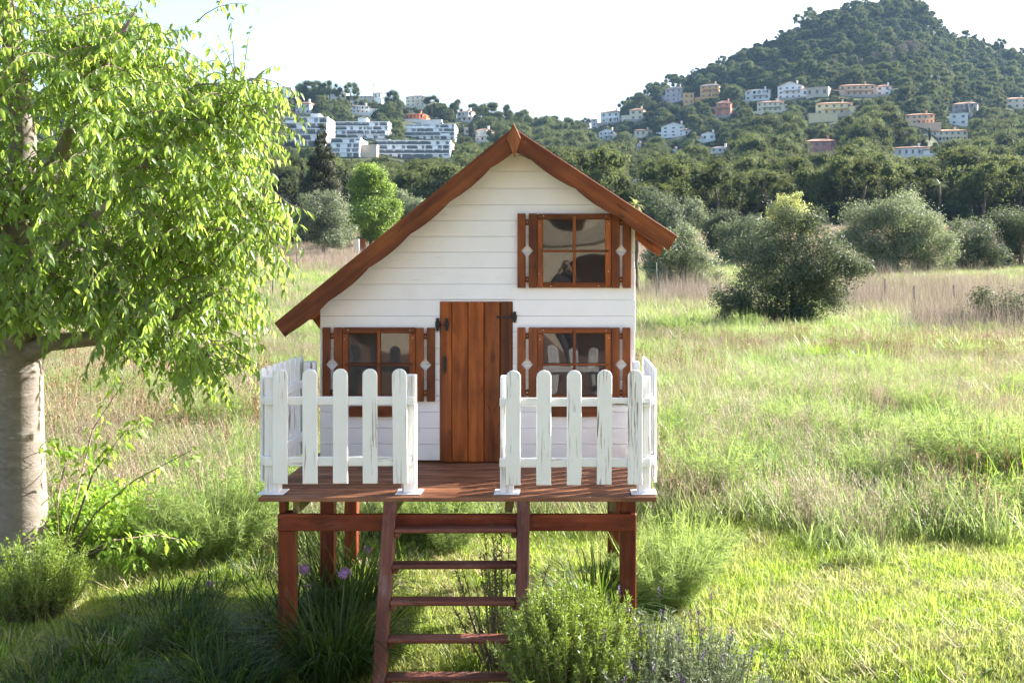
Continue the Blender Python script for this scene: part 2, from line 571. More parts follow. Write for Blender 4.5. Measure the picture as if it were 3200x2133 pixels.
# roof
RY0, RY1 = 7.27, 8.32
tipL, tipR = (-2.046, 2.062), (0.771, 2.677)
th = 0.028
def roof_poly(tip, s):
    c = math.cos(math.atan(s)); sn = math.sin(math.atan(s))
    side = -1 if tip[0] < APX else 1
    return [(APX, APZ), (tip[0], tip[1]), (tip[0] - side * sn * th, tip[1] - c * th), (APX, APZ - th / c)]
slab('roof_panel', M['stain_y'], house, roof_poly(tipL, SL), RY0 + 0.032, RY1 - 0.032, 0)
slab('roof_panel', M['stain_y'], house, roof_poly(tipR, SR), RY0 + 0.032, RY1 - 0.032, 0)
def barge(tip, s, y0, y1, seed):
    side = -1 if tip[0] < APX else 1
    ang = math.atan(s)
    L = math.hypot(tip[0] - APX, tip[1] - APZ) + 0.012
    def w(t): return 0.112 + 0.017 * abs(math.sin(math.pi * (t + 0.07 * seed) / 0.37)) ** 0.7
    up = 0.006
    pts = [(-up * math.tan(ang), up), (L, up), (L + 0.004, -w(L))]
    n = 64
    x_in = w(0.1) * math.tan(ang)
    for i in range(n + 1):
        t = L - 0.03 - (L - 0.03 - x_in) * i / n
        pts.append((t, -w(t)))
    pts = [(side * x, z) for x, z in pts]
    bm = bmesh.new()
    add_prism(bm, pts, -(y1 - y0) / 2, (y1 - y0) / 2)
    bmesh.ops.recalc_face_normals(bm, faces=bm.faces)
    es = [e for e in bm.edges if abs(e.verts[0].co.y - e.verts[1].co.y) < 1e-6]
    bmesh.ops.bevel(bm, geom=es, offset=0.005, segments=1, affect='EDGES', clamp_overlap=True)
    o = link('barge_board', bm_mesh('barge_board', bm, M['stain_x']), house, (APX, (y0 + y1) / 2, APZ))
    o.rotation_euler = (0, side * ang, 0)
    return o
barge(tipL, SL, RY0, RY0 + 0.03, 1)
barge(tipR, SR, RY0, RY0 + 0.03, 2)
barge(tipL, SL, RY1 - 0.03, RY1, 3)
barge((0.80, 2.658), SR, RY1 - 0.03, RY1, 4)
s7 = 7.25 / FPX
fin = [((px - VPX) * s7, CAM_Z + (VPY - py) * s7) for px, py in ((1604.8, 383), (1583.6, 434.6), (1607.7, 495), (1627.8, 431.8))]
slab('finial', M['finial'], house, fin[::-1], RY0 - 0.022, RY0 - 0.003, 0.003)

# door
door = link('door', None, house, (fx(1488), WY, fz(1192)))
for (a, b, mt) in ((1376, 1411.8, 'door_z'), (1412.6, 1461.8, 'door_z'), (1462.6, 1512.3, 'door_z'), (1513.1, 1562.3, 'stain_z'), (1563.1, 1601, 'stain_z')):
    block('plank', M[mt], door, fx(a), fx(b), WY - 0.012 + rng.uniform(-.001, .001), WY + 0.016, fz(1443), fz(942), 0.006)
block('door_backing', M['stain_z'], door, fx(1376), fx(1601), WY + 0.018, WY + 0.03, fz(1441), fz(944), 0)
block('door_trim', M['wall_x'], house, fx(1370), fx(1606), WY - 0.006, WY - 0.003 + 0.0, fz(941.4), fz(937), 0)
def fleur(bm, cx, cz, h, w, y0, y1):
    prof = [(0, .5), (.22, .43), (.5, .47), (.34, .36), (.3, .3), (.48, .2), (.5, 0), (.48, -.2), (.3, -.3), (.34, -.36), (.5, -.43), (.22, -.42), (0, -.5)]
    pts = [(cx + p * w, cz + q * h) for p, q in prof] + [(cx - p * w, cz + q * h) for p, q in prof[-2:0:-1]]
    add_prism(bm, pts, y0, y1)
bm = bmesh.new()
fleur(bm, fx(1368), fz(1013.5), 43 / 430, 15 / 430, WY - 0.012, WY - 0.004)
fleur(bm, fx(1397), fz(1013.5), 43 / 430, 15 / 430, WY - 0.022, WY - 0.013)
add_box(bm, fx(1366), fx(1400), WY - 0.032, WY - 0.0225, fz(1015.6), fz(1011.6))
bmesh.ops.recalc_face_normals(bm, faces=bm.faces)
door_at = ORG[door]
o = link('door_latch', bm_mesh('door_latch', bm, M['iron']), door, door_at); o.data.transform(Matrix.Translation(-door_at))
bm = bmesh.new()
pl = [(0, .5), (.3, .42), (.5, .25), (.42, 0), (.5, -.25), (.3, -.42), (0, -.5)]
cx, cz, w_, h_ = fx(1391), fz(1137), 11.5 / 430, 58 / 430
add_prism(bm, [(cx + p * w_, cz + q * h_) for p, q in pl] + [(cx - p * w_, cz + q * h_) for p, q in pl[-2:0:-1]], WY - 0.02, WY - 0.0135)
bmesh.ops.recalc_face_normals(bm, faces=bm.faces)
o = link('handle_plate', bm_mesh('handle_plate', bm, M['iron']), door, door_at); o.data.transform(Matrix.Translation(-door_at))
bm = bmesh.new()
strap = [(fx(1550), fz(990)), (fx(1555), fz(985)), (fx(1562), fz(988)), (fx(1600), fz(985)), (fx(1600), fz(995)), (fx(1562), fz(992)), (fx(1555), fz(995))]
add_prism(bm, strap, WY - 0.02, WY - 0.0135)
fleur(bm, fx(1608), fz(990.5), 36 / 430, 15 / 430, WY - 0.014, WY - 0.005)
bmesh.ops.recalc_face_normals(bm, faces=bm.faces)
o = link('strap_hinge', bm_mesh('strap_hinge', bm, M['iron']), door, door_at); o.data.transform(Matrix.Translation(-door_at))

# window panes: bowed acrylic that mirrors what stands in front of the house
def pane_mat():
    m, nt, nodes, links = new_mat('window_acrylic')
    v = coords(nt, (1, 1, 1), rand_off=True)
    n = noise(nt, v, 60, 4, 0.6)
    r = ramp(nt, [(0.3, (0.024, 0.022, 0.021)), (0.75, (0.034, 0.031, 0.029))])
    links.new(n, r.inputs[0])
    p = finish(nt, r.outputs[0], 0.025, None, 0, 0.5, coat=0.0)
    p.inputs['IOR'].default_value = 1.6
    return m
M['pane'] = pane_mat()
def screws(bm, pts, y):
    for (x, z) in pts:
        bmesh.ops.create_cone(bm, cap_ends=True, segments=7, radius1=0.0048, radius2=0.003, depth=0.004,
                              matrix=Matrix.Translation((x, y, z)) @ Matrix.Rotation(R(90), 4, 'X'))
def window(l0, r0, t0, b0, seed, sill=None):
    """frame between photo columns l0..r0 and rows t0..b0"""
    cx, cz = fx((l0 + r0) / 2), fz((t0 + b0) / 2)
    w = link('window', None, house, (cx, WY, cz))
    xL, xR, zT, zB = fx(l0), fx(r0), fz(t0), fz(b0)
    st, ra = 17.5 / 430, 18 / 430
    ym = WY - 0.004
    block('stile', M['door_z'], w, xL, xL + st, WY - 0.032, ym, zB, zT - ra - 0.001)
    block('stile', M['door_z'], w, xR - st - 0.003, xR, WY - 0.032, ym, zB, zT - ra - 0.001)
    block('rail', M['stain_x'], w, xL, xR, WY - 0.034, ym, zT - ra, zT)
    block('rail', M['stain_x'], w, xL + st + 0.001, xR - st - 0.004, WY - 0.031, ym, zB, zB + ra)
    mx = (xL + xR) / 2
    block('muntin', M['stain_z'], w, mx - 0.0115, mx + 0.0115, WY - 0.039, WY - 0.026, zB + 0.02, zT - 0.02, 0.003)
    mz = zT - (zT - zB) * 0.505
    block('muntin', M['stain_x'], w, xL + st * 0.5, xR - st * 0.5, WY - 0.041, WY - 0.028, mz - 0.008, mz + 0.009, 0.003)
    # the bowed pane
    nx, nz = 28, 28
    px0, px1, pz0, pz1 = xL + st * 0.6, xR - st * 0.6, zB + ra * 0.6, zT - ra * 0.6
    rr = np.random.RandomState(seed)
    ph = rr.uniform(0, 6.28, 6)
    V, F = [], []
    for j in range(nz + 1):
        for i in range(nx + 1):
            u, v_ = i / nx, j / nz
            b = math.sin(math.pi * u) * math.sin(math.pi * v_)
            d = -0.0016 * b + 0.0006 * math.sin(3.5 * u + ph[0] + 2.0 * v_) + 0.0005 * math.sin(3.9 * v_ + ph[1] - 2.4 * u) + 0.0002 * math.sin(6 * u + ph[2]) * math.sin(5 * v_ + ph[3])
            V.append((px0 + (px1 - px0) * u - cx, -0.0155 + d, pz0 + (pz1 - pz0) * v_ - cz))
    for j in range(nz):
        for i in range(nx):
            a = j * (nx + 1) + i
            F.append((a, a + 1, a + nx + 2, a + nx + 1))
    link('pane', np_mesh('pane', V, F, M['pane'], smooth=True), w, ORG[w])
    bm = bmesh.new()
    W_, H_ = xR - xL, zT - zB
    screws(bm, [(xL + .08 * W_ - cx, zT - ra * .4 - cz), (xL + .93 * W_ - cx, zT - ra * .45 - cz), (xL + .18 * W_ - cx, zB + ra * .3 - cz), (xL + .83 * W_ - cx, zB + ra * .3 - cz)], -0.0355)
    screws(bm, [(xL + st * .4 - cx, zT - .16 * H_ - cz), (xR - st * .45 - cx, zT - .14 * H_ - cz), (xL + st * .3 - cx, zB + .19 * H_ - cz), (xR - st * .5 - cx, zB + .22 * H_ - cz)], -0.0335)
    props(link('screw', bm_mesh('screw', bm, M['screw']), w, ORG[w]), kind='stuff')
    if sill:
        block('sill_board', M['stain_x'], w, fx(sill[0]), fx(sill[1]), WY - 0.035, ym, fz(1300), fz(1267))
    return w
def shutter(l0, l1, r0, r1, t0, b0, cut=14):
    sh = link('shutter', None, house, (fx((l0 + r1) / 2), WY, fz((t0 + b0) / 2)))
    cy_ = fz(t0 + (b0 - t0) * 0.502)
    hh, dw = 15.5 / 430, cut / 430
    zT, zB = fz(t0), fz(b0)
    a0, a1, c0, c1 = fx(l0), fx(l1), fx(r0), fx(r1)
    left = [(a0, zB), (a1, zB), (a1, cy_ - hh), (a1 - dw, cy_), (a1, cy_ + hh), (a1, zT), (a0, zT)]
    right = [(c0, zB), (c1, zB), (c1, zT), (c0, zT), (c0, cy_ + hh), (c0 + dw, cy_), (c0, cy_ - hh)]
    slab('slat', M['stain_z'], sh, left, WY - 0.036, WY - 0.016, 0.003)
    slab('slat', M['stain_z'], sh, right, WY - 0.037, WY - 0.016, 0.003)
    bm = bmesh.new()
    for zc in (t0 + 27, b0 - 26):
        block('batten', M['stain_x'], sh, a0 + 0.012, c1 - 0.012, WY - 0.0155, WY - 0.003, fz(zc + 9), fz(zc - 9), 0.002)
        screws(bm, [((a1 + c0) / 2 - ORG[sh].x, fz(zc) - ORG[sh].z)], -0.017)
    props(link('screw', bm_mesh('screw', bm, M['screw']), sh, ORG[sh]), kind='stuff')
# upper, lower left, lower right
window(1679.8, 1909.5, 668.2, 898.8, 3)
shutter(1617.5, 1643, 1652.5, 1679.0, 667.7, 899)
shutter(1910.3, 1936, 1944.6, 1971.5, 668.5, 899.6)
window(1073, 1299.5, 1022.2, 1250, 11, (1093, 1279))
shutter(1011, 1035, 1046, 1072.2, 1022, 1251)
shutter(1300.3, 1326, 1335.6, 1361, 1023, 1252.5)
window(1679.8, 1909.5, 1022.5, 1250, 5, (1700, 1890))
shutter(1617.5, 1643, 1652.5, 1679.0, 1022, 1251)
shutter(1910.3, 1936, 1944.6, 1969.5, 1022.5, 1252)

# ---- platform
plat = thing('platform', 'reddish brown timber platform on six square legs carrying the white playhouse', 'platform', (-0.67, 7.5, 0))
DX0, DX1 = -1.895, 0.552
def deck_board(y0, y1):
    key = 'deck'
    w = y1 - y0
    if key not in MESH:
        n = 4
        prof = []
        for i in range(n):
            a = -w / 2 + w * i / n
            q = w / n
            prof += [(a + q * 0.12, 0.0), (a + q * 0.72, 0.0), (a + q * 0.82, -0.004), (a + q * 0.98, -0.004)]
        prof += [(w / 2, -0.024), (-w / 2, -0.024)]
        bm = bmesh.new()
        A = [bm.verts.new((DX0, p, z)) for p, z in prof]
        B = [bm.verts.new((DX1, p, z)) for p, z in prof]
        bm.faces.new(A); bm.faces.new(B[::-1])
        for i in range(len(prof)):
            j = (i + 1) % len(prof)
            bm.faces.new((A[i], B[i], B[j], A[j]))
        bmesh.ops.recalc_face_normals(bm, faces=bm.faces)
        bm.transform(Matrix.Translation((-(DX0 + DX1) / 2, 0, 0)))
        MESH[key] = bm_mesh('deck_board', bm, M['deck_x'])
    o = link('deck_board', MESH[key], plat, ((DX0 + DX1) / 2, (y0 + y1) / 2, DECK + rng.uniform(-0.0012, 0.0012)))
    o.rotation_euler = (0, 0, rng.uniform(-0.0008, 0.0008))
y = 6.34
while y < 8.45:
    deck_board(y, y + 0.093)
    y += 0.0985
for (x0_, x1_) in ((-1.798, -1.698), (0.336, 0.436)):
    for y0_ in (6.432, 7.53, 8.36):
        block('leg', M['leg_z'], plat, x0_, x1_, y0_, y0_ + 0.1, -0.3, 0.918 if y0_ < 8 else 1.01, 0.006)
    for y0_ in (6.432, 7.53):
        block('leg_head', M['leg_z'], plat, x0_ + 0.004, x1_ - 0.055 if x0_ < 0 else x1_ - 0.002, y0_ + 0.004, y0_ + 0.096, 0.919, 1.0105, 0.004)
block('front_beam', M['leg_x'], plat, -1.792, 0.434, 6.398, 6.431, 0.815, 0.92, 0.005)
block('back_beam', M['leg_x'], plat, -1.69, 0.33, 8.38, 8.42, 0.88, 1.0105, 0.004)
for jx in (-1.685, -1.08, -0.36, 0.29):
    block('joist', M['raw_y'], plat, jx - 0.022, jx + 0.022, 6.44, 8.37, 0.922, 1.0105, 0.003)

# ---- fences
def picket_mesh(L, w, t, key, mat):
    if key in MESH: return MESH[key]
    pts = [(-w / 2, 0), (w / 2, 0)]
    n = 9
    for i in range(n + 1):
        a = math.pi * i / n
        pts.append((w / 2 * math.cos(a), L - w / 2 * 0.92 + w / 2 * 0.92 * math.sin(a)))
    bm = bmesh.new()
    add_prism(bm, pts, -t / 2, t / 2)
    bmesh.ops.recalc_face_normals(bm, faces=bm.faces)
    bm.transform(Matrix.Translation((0, 0, -L / 2)))
    es = [e for e in bm.edges if abs(e.verts[0].co.y - e.verts[1].co.y) < 1e-6]
    bmesh.ops.bevel(bm, geom=es, offset=0.0035, segments=1, affect='EDGES')
    MESH[key] = bm_mesh('picket', bm, mat)
    return MESH[key]
PK = picket_mesh(0.712, 0.0915, 0.018, 'picket', M['picket_z'])
def picket(parent, x, y, zb, rz=0.0, lean=0.0):
    o = link('picket', PK, parent, (x, y, zb + 0.356))
    o.rotation_euler = (0, lean, rz)
    return o
def post(parent, x0, x1, y0, y1, zt, plate=True):
    p = block('post', M['picket_z'], parent, x0, x1, y0, y1, DECK + 0.007, zt, 0.005)
    if plate:
        block('post_plate', M['plate'], p, (x0 + x1) / 2 - 0.08, (x0 + x1) / 2 + 0.08, (y0 + y1) / 2 - 0.075, (y0 + y1) / 2 + 0.08, DECK + 0.0025, DECK + 0.0085, 0.0015)
def s64(px, D=6.41): return (px - VPX) * D / FPX
G = 'white picket fence panels round the playhouse porch'
f1 = thing('picket_fence', 'white picket panel in front of the window with the latch side of the door', 'fence', (-1.42, 6.47, DECK), G)
f2 = thing('picket_fence', 'white picket panel with peeling paint on the hinge side of the door', 'fence', (0.06, 6.47, DECK), G)
for c, l in ((876, 0.004), (969, -.003), (1064, 0.0), (1156.5, -.004), (1250, -.012)): picket(f1, s64(c), 6.409, 1.107 + rng.uniform(-.003, .003), 0, l)
for c, l in ((1604, 0.002), (1699.5, .003), (1794.5, 0.0), (1889, .006), (1985, .002)): picket(f2, s64(c), 6.409, 1.10 + rng.uniform(-.003, .003), 0, l)
for f, a, b, dz in ((f1, -1.882, -0.948, 0), (f2, -0.416, 0.5255, -0.008)):
    block('rail', M['picket_x'], f, a, b, 6.4195, 6.44, 1.593 + dz, 1.646 + dz)
    block('rail', M['picket_x'], f, a, b - (0.02 if f is f1 else 0), 6.4195, 6.44, 1.214 + dz, 1.272 + dz)
post(f1, -1.884, -1.796, 6.4415, 6.527, 1.769)
post(f1, -1.029, -0.943, 6.4415, 6.527, 1.777)
post(f2, -0.414, -0.331, 6.4415, 6.527, 1.769)
post(f2, 0.443, 0.526, 6.4415, 6.527, 1.769)
f3 = thing('picket_fence', 'bluish shaded picket panel along the porch end nearest the big leafy tree', 'fence', (-1.9, 7.0, DECK), G)
f4 = thing('picket_fence', 'picket panel seen edge-on at the porch end facing the open meadow', 'fence', (0.55, 7.0, DECK), G)
for k in range(8):
    yk = 6.53 + 0.131 * k
    picket(f3, -1.917, yk, 1.107 + rng.uniform(-.004, .004), R(90), rng.uniform(-.006, .006))
    picket(f4, 0.559, yk, 1.103 + rng.uniform(-.004, .004), R(90), rng.uniform(-.006, .006))
for f, a, b in ((f3, -1.9065, -1.8855), (f4, 0.5275, 0.5485)):
    block('rail', M['picket_y'], f, a, b, 6.445, 7.46, 1.593, 1.646)
    block('rail', M['picket_y'], f, a, b, 6.445, 7.46, 1.214, 1.272)
post(f3, -1.884, -1.80, 7.385, 7.465, 1.777, False)
post(f4, 0.445 + 0.03, 0.525, 7.385, 7.465, 1.777, False)

# ---- ladder
lad = thing('ladder', 'reddish brown wooden ladder with flat rungs leading up to the porch gap', 'ladder', (-0.67, 5.95, 0))
TL = math.atan2(0.39, 0.964)
for (a, b) in ((-1.1245, -1.047), (-0.303, -0.226)):
    o = block('stringer', M['ladder_z'], lad, a, b, -0.045, 0.045, -0.72, 0.72, 0.006)
    zc = 0.335
    o.location = Vector(((a + b) / 2, 6.385 - 0.4046 * (1.0 - zc), zc)) - ORG[lad]
    o.rotation_euler = (-TL, 0, 0)
    top = o.data
for k in range(7):
    zb = 0.835 - 0.1945 * k
    yc = 6.385 - 0.4046 * (1.0 - zb)
    o = block('rung', M['ladder_x'], lad, -1.045, -0.305, yc - 0.055, yc + 0.05, zb, zb + 0.026, 0.006)
    o.rotation_euler = (rng.uniform(-.01, .01), rng.uniform(-.004, .004), 0)
    for xa in (-1.045, -0.335):
        block('cleat', M['ladder_x'], lad, xa, xa + 0.03, yc - 0.04, yc + 0.04, zb - 0.032, zb - 0.002, 0.003)
# ------------------------------------------------------------------ houses on the hills
RSEED = np.random.RandomState(21)
def wallmat(name, c): return plain(name, c, 0.8, 0.2, 0, 0.06, 0.5)
HM = {k: wallmat('render_' + k, c) for k, c in dict(white=(0.78, 0.77, 0.75), cream=(0.70, 0.62, 0.47), yellow=(0.72, 0.60, 0.36), orange=(0.66, 0.40, 0.18), peach=(0.70, 0.48, 0.33),
      pink=(0.60, 0.32, 0.27), salmon=(0.62, 0.27, 0.18), coral=(0.62, 0.20, 0.09), mauve=(0.48, 0.42, 0.42), beige=(0.52, 0.45, 0.36), stone=(0.38, 0.34, 0.30)).items()}
M['tile'] = plain('clay_roof_tile', (0.36, 0.20, 0.13), 0.85, 0.2, 0, 0.3, 1.5)
M['tile_grey'] = plain('weathered_roof_tile', (0.24, 0.19, 0.17), 0.85, 0.2, 0, 0.3, 1.5)
M['glass_far'] = plain('far_window_glass', (0.05, 0.06, 0.075), 0.12, 0.6, 0, 0.2, 0.4)
M['glass_blue'] = plain('apartment_glass', (0.16, 0.22, 0.28), 0.08, 0.8, 0, 0.2, 0.3)
M['balustrade'] = plain('grey_balcony_glass', (0.05, 0.065, 0.085), 0.3, 0.5, 0, 0.1, 0.3)
M['white_far'] = wallmat('apartment_white', (0.8, 0.8, 0.8))

HOUSES = []                                       # photo rectangles kept clear of trees in front: px0, px1, top, base, depth
def part_bm(name, mat, parent, bm, rot=0.0):
    """bm in the thing's own frame (origin at front base centre)"""
    bmesh.ops.recalc_face_normals(bm, faces=bm.faces)
    return link(name, bm_mesh(name, bm, mat), parent, ORG[parent])
def hip(bm, w, d, z, h, over=0.5, y0=0.0, ridge=0.45, x0=0.0):
    xa, xb, ya, yb = x0 - w / 2 - over, x0 + w / 2 + over, y0 - over, y0 + d + over
    rl = max(0.2, (w - d * 0.9) / 2 + 0.1) if w > d else 0.2
    rl = max(rl, w * ridge / 2)
    A = [bm.verts.new(p) for p in ((xa, ya, z), (xb, ya, z), (xb, yb, z), (xa, yb, z))]
    a2 = [bm.verts.new((v.co.x, v.co.y, z - 0.25)) for v in A]
    r1 = bm.verts.new((x0 - rl, (ya + yb) / 2, z + h)); r2 = bm.verts.new((x0 + rl, (ya + yb) / 2, z + h))
    bm.faces.new((A[0], A[1], r2, r1)); bm.faces.new((A[1], A[2], r2)); bm.faces.new((A[2], A[3], r1, r2)); bm.faces.new((A[3], A[0], r1))
    for i in range(4): bm.faces.new((a2[i], a2[(i + 1) % 4], A[(i + 1) % 4], A[i]))
    bm.faces.new(a2[::-1])
def gable_roof(bm, w, d, z, h, over=0.4):
    pts = [(-w / 2 - over, z - 0.1), (0, z + h), (w / 2 + over, z - 0.1), (w / 2 + over, z + 0.15), (0, z + h + 0.3), (-w / 2 - over, z + 0.15)]
    add_prism(bm, pts, -over, d + over)
def arcade(bm, n, w, z0, z1, y0, y1, x0):
    """n round arches in a wall of width w from x0"""
    bw = w / n
    pier = bw * 0.16
    r = (bw - 2 * pier) / 2
    spring = z1 - r - 0.45
    for i in range(n):
        xa = x0 + i * bw
        cx = xa + bw / 2
        add_box(bm, xa, xa + pier, y0, y1, z0, spring)
        add_box(bm, xa + bw - pier, xa + bw, y0, y1, z0, spring)
        arc = [(cx + r * math.cos(math.pi * k / 8), spring + r * math.sin(math.pi * k / 8)) for k in range(9)]
        right = [(xa + bw, spring)] + [(xa + bw, z1), (cx, z1)] + [arc[k] for k in range(4, -1, -1)]
        left = [(xa, spring)] + [arc[k] for k in range(8, 3, -1)] + [(cx, z1), (xa, z1)]
        add_prism(bm, right, y0, y1); add_prism(bm, left, y0, y1)

def house_at(px0, px1, top, base):
    pxc = (px0 + px1) / 2
    D = ground_hit(pxc, base, 100, 1000)
    s = D / FPX
    HOUSES.append((px0, px1, top, base, D))
    return D, (px1 - px0) * s, (base - top) * s, P(pxc, base, D)

def villa(px0, px1, top, base, wall, label, roof='hip', floors=2, cols=3, arches=0, arch_floor=0, tile='tile', chimney=True, yaw=0.0, balcony=False, wing=None, parapet=False, cat='house', group='villas on the hillside'):
    D, w, h, c = house_at(px0, px1, top, base)
    d = min(max(w * 0.75, 5), 12)
    t = thing('villa', label, cat, c, group)
    mt = HM[wall]
    rh = 0.0 if roof == 'flat' else (0.2 * h if roof == 'hip' else 0.27 * h)
    hw = h - rh
    bm = bmesh.new()
    add_box(bm, -w / 2, w / 2, 0, d, -5, hw)
    if roof == 'flat':
        pass
    elif roof == 'gable':
        add_prism(bm, [(-w / 2, hw), (w / 2, hw), (0, hw + rh)], 0.0, d)
    part_bm('wall', mt, t, bm)
    bm = bmesh.new()
    if roof == 'hip': hip(bm, w, d, hw + 0.003, rh, 0.45)
    elif roof == 'gable': gable_roof(bm, w, d, hw, rh)
    else: add_box(bm, -w / 2 - 0.15, w / 2 + 0.15, -0.15, d + 0.1, hw, hw + 0.35)
    rf = part_bm('roof', M[tile] if roof != 'flat' else mt, t, bm)
    if chimney and roof != 'flat':
        bm = bmesh.new(); add_box(bm, w * 0.22, w * 0.22 + 0.9, d * 0.35, d * 0.35 + 0.9, hw, hw + rh + 0.9)
        add_box(bm, w * 0.22 - .12, w * 0.22 + 1.02, d * 0.35 - .12, d * 0.35 + 1.02, hw + rh + 0.95, hw + rh + 1.15)
        link('chimney', bm_mesh('chimney', bm, mt), rf, ORG[rf])
    fh = hw / floors
    ax0 = ax1 = None
    if arches:
        aw = min(w * 0.62, arches * fh * 0.95)
        ax0 = -aw / 2 + (w - aw) * 0.22; ax1 = ax0 + aw
        bm = bmesh.new()
        z0 = arch_floor * fh
        arcade(bm, arches, aw, z0, z0 + fh * 0.97, -1.9, -1.6, ax0)
        add_box(bm, ax0, ax1, -1.6, -0.01, z0 + fh * 0.90, z0 + fh * 0.97)
        add_box(bm, ax0 - 0.1, ax1 + 0.1, -2.0, -0.012, z0 - 4 if arch_floor == 0 else z0 - 0.35, z0)
        part_bm('arcade', mt, t, bm)
    for f in range(floors):
        for k in range(cols):
            x = -w / 2 + w * (k + 0.5) / cols + RSEED.uniform(-.04, .04) * w / cols
            ww = min(w / cols * 0.36, 1.7); wh = fh * 0.42
            if arches and f == arch_floor and ax0 - 0.3 < x < ax1 + 0.3:
                ww, wh = ww * 1.3, fh * 0.6
            z = f * fh + fh * 0.33
            bm = bmesh.new(); add_box(bm, x - ww / 2, x + ww / 2, -0.05, 0.2, z, z + wh)
            wi = part_bm('window', M['glass_far'], t, bm)
            bm = bmesh.new()
            for (a, b, c_, e) in ((x - ww / 2 - .14, x + ww / 2 + .14, z - .16, z), (x - ww / 2 - .14, x + ww / 2 + .14, z + wh, z + wh + .12)):
                add_box(bm, a, b, -0.12, 0.1, c_, e)
            link('window_frame', bm_mesh('window_frame', bm, mt), wi, ORG[wi])
    if balcony:
        bm = bmesh.new()
        z = fh * (floors - 1)
        add_box(bm, -w * 0.3, w * 0.42, -1.6, -0.02, z - 0.25, z)
        add_box(bm, -w * 0.3, w * 0.42, -1.6, -1.52, z + 0.85, z + 0.98)
        for k in range(12):
            x = -w * 0.3 + w * 0.72 * k / 11
            add_box(bm, x - .05, x + .05, -1.59, -1.53, z + .003, z + 0.847)
        part_bm('balcony', mt, t, bm)
    if roof != 'flat' and w > 7 and not arches:
        sd = 1 if RSEED.rand() < 0.5 else -1
        aw, ah = w * RSEED.uniform(.32, .45), hw * RSEED.uniform(.5, .72)
        ax_ = sd * (w / 2 + aw * RSEED.uniform(.1, .3))
        bm = bmesh.new(); add_box(bm, ax_ - aw / 2, ax_ + aw / 2, -2.4, d * .7, -5, ah)
        an = part_bm('annex', mt, t, bm)
        bm = bmesh.new(); hip(bm, aw, d * .7 + 2.4, ah + .003, rh * .55, .35, -2.4, .3, ax_)
        link('annex_roof', bm_mesh('annex_roof', bm, M[tile]), an, ORG[an])
        bm = bmesh.new(); add_box(bm, ax_ - .7, ax_ + .7, -2.46, -2.3, ah * .35, ah * .75)
        link('annex_window', bm_mesh('annex_window', bm, M['glass_far']), an, ORG[an])
    if cols and roof != 'flat' and w > 6:
        bm = bmesh.new()
        ta, tb = -w * RSEED.uniform(.5, .75), w * RSEED.uniform(.5, .75)
        add_box(bm, ta, tb, -4.6, -2.5, -6, -0.6)
        add_box(bm, ta, tb, -4.6, -4.45, -0.58, 0.15)
        for k in range(7):
            x = ta + .15 + (tb - ta - .3) * k / 6
            add_box(bm, x - .14, x + .14, -4.64, -4.4, 0.152, 0.36)
        part_bm('garden_terrace', HM['stone' if RSEED.rand() < .45 else wall], t, bm)
    if wing:
        x0, x1, ht = wing
        bm = bmesh.new(); add_box(bm, x0 * w, x1 * w, 1.0, d * 0.8, -5, ht * hw)
        add_box(bm, x0 * w - .1, x1 * w + .1, 0.9, 1.15, ht * hw, ht * hw + 0.8)
        part_bm('terrace_wing', mt, t, bm)
    t.rotation_euler = (0, 0, yaw)
    return t
def zr(x, y): return 1700 + x / 1.5687, y / 1.5687     # coordinates read off an enlarged view of the hill on that side
def zl(x, y): return 860 + x / 2.6144, 200 + y / 2.6144
def vr(x0, x1, y0, y1, *a, **k):
    (p0, q0), (p1, q1) = zr(x0, y0), zr(x1, y1)
    return villa(p0, p1, q0, q1, *a, **k)
def vl(x0, x1, y0, y1, *a, **k):
    (p0, q0), (p1, q1) = zl(x0, y0), zl(x1, y1)
    return villa(p0, p1, q0, q1, *a, **k)
vr(275, 372, 537, 605, 'white', 'white villa with a columned porch and balustraded terrace at the low edge of the slope', floors=2, cols=3, arches=3, wing=(0.45, 1.3, 0.85), yaw=-0.37)
vr(418, 490, 527, 590, 'cream', 'small cream villa with a long pale terrace wall beside the white porch villa', floors=2, cols=2, wing=(-1.1, -0.4, 0.45), yaw=-0.32)
vr(590, 680, 420, 500, 'mauve', 'tall grey mauve villa under a dark hip roof near the top of the slope', floors=3, cols=3, tile='tile_grey', wing=(-0.9, -0.4, 0.5), yaw=-0.52)
vr(685, 735, 458, 515, 'orange', 'small plain orange block under its terrace railing', roof='flat', floors=2, cols=2, chimney=False)
vr(765, 858, 405, 480, 'orange', 'orange villa with a glazed upper balcony and arched ground floor', floors=3, cols=3, arches=2, balcony=True, tile='tile_grey', yaw=-0.32)
vr(985, 1108, 430, 492, 'white', 'white villa with a three arched loggia and sloping roofs', roof='hip', floors=2, cols=4, arches=3, arch_floor=1, tile='tile_grey', yaw=-0.42)
vr(1146, 1266, 400, 485, 'white', 'big three storey white villa with a long balcony below a pale tile roof', roof='gable', floors=3, cols=4, balcony=True, yaw=-0.34)
vr(1285, 1392, 430, 475, 'beige', 'low beige flat roofed building with a crenellated parapet', roof='flat', floors=1, cols=3, chimney=False, yaw=-0.42)
vr(845, 915, 490, 572, 'salmon', 'narrow salmon villa with white balconies on a tall base', floors=3, cols=2, balcony=True, yaw=-0.32)
vr(1045, 1172, 488, 550, 'cream', 'cream villa with a glazed first floor gallery and columns below', floors=2, cols=5, balcony=True, yaw=-0.27)
vr(1335, 1510, 493, 562, 'yellow', 'large yellow villa with blue glazed bays and a square chimney', floors=2, cols=5, balcony=True, yaw=-0.20, tile='tile')
(p0, q0), (p1, q1) = zr(1297, 558), zr(1440, 600)
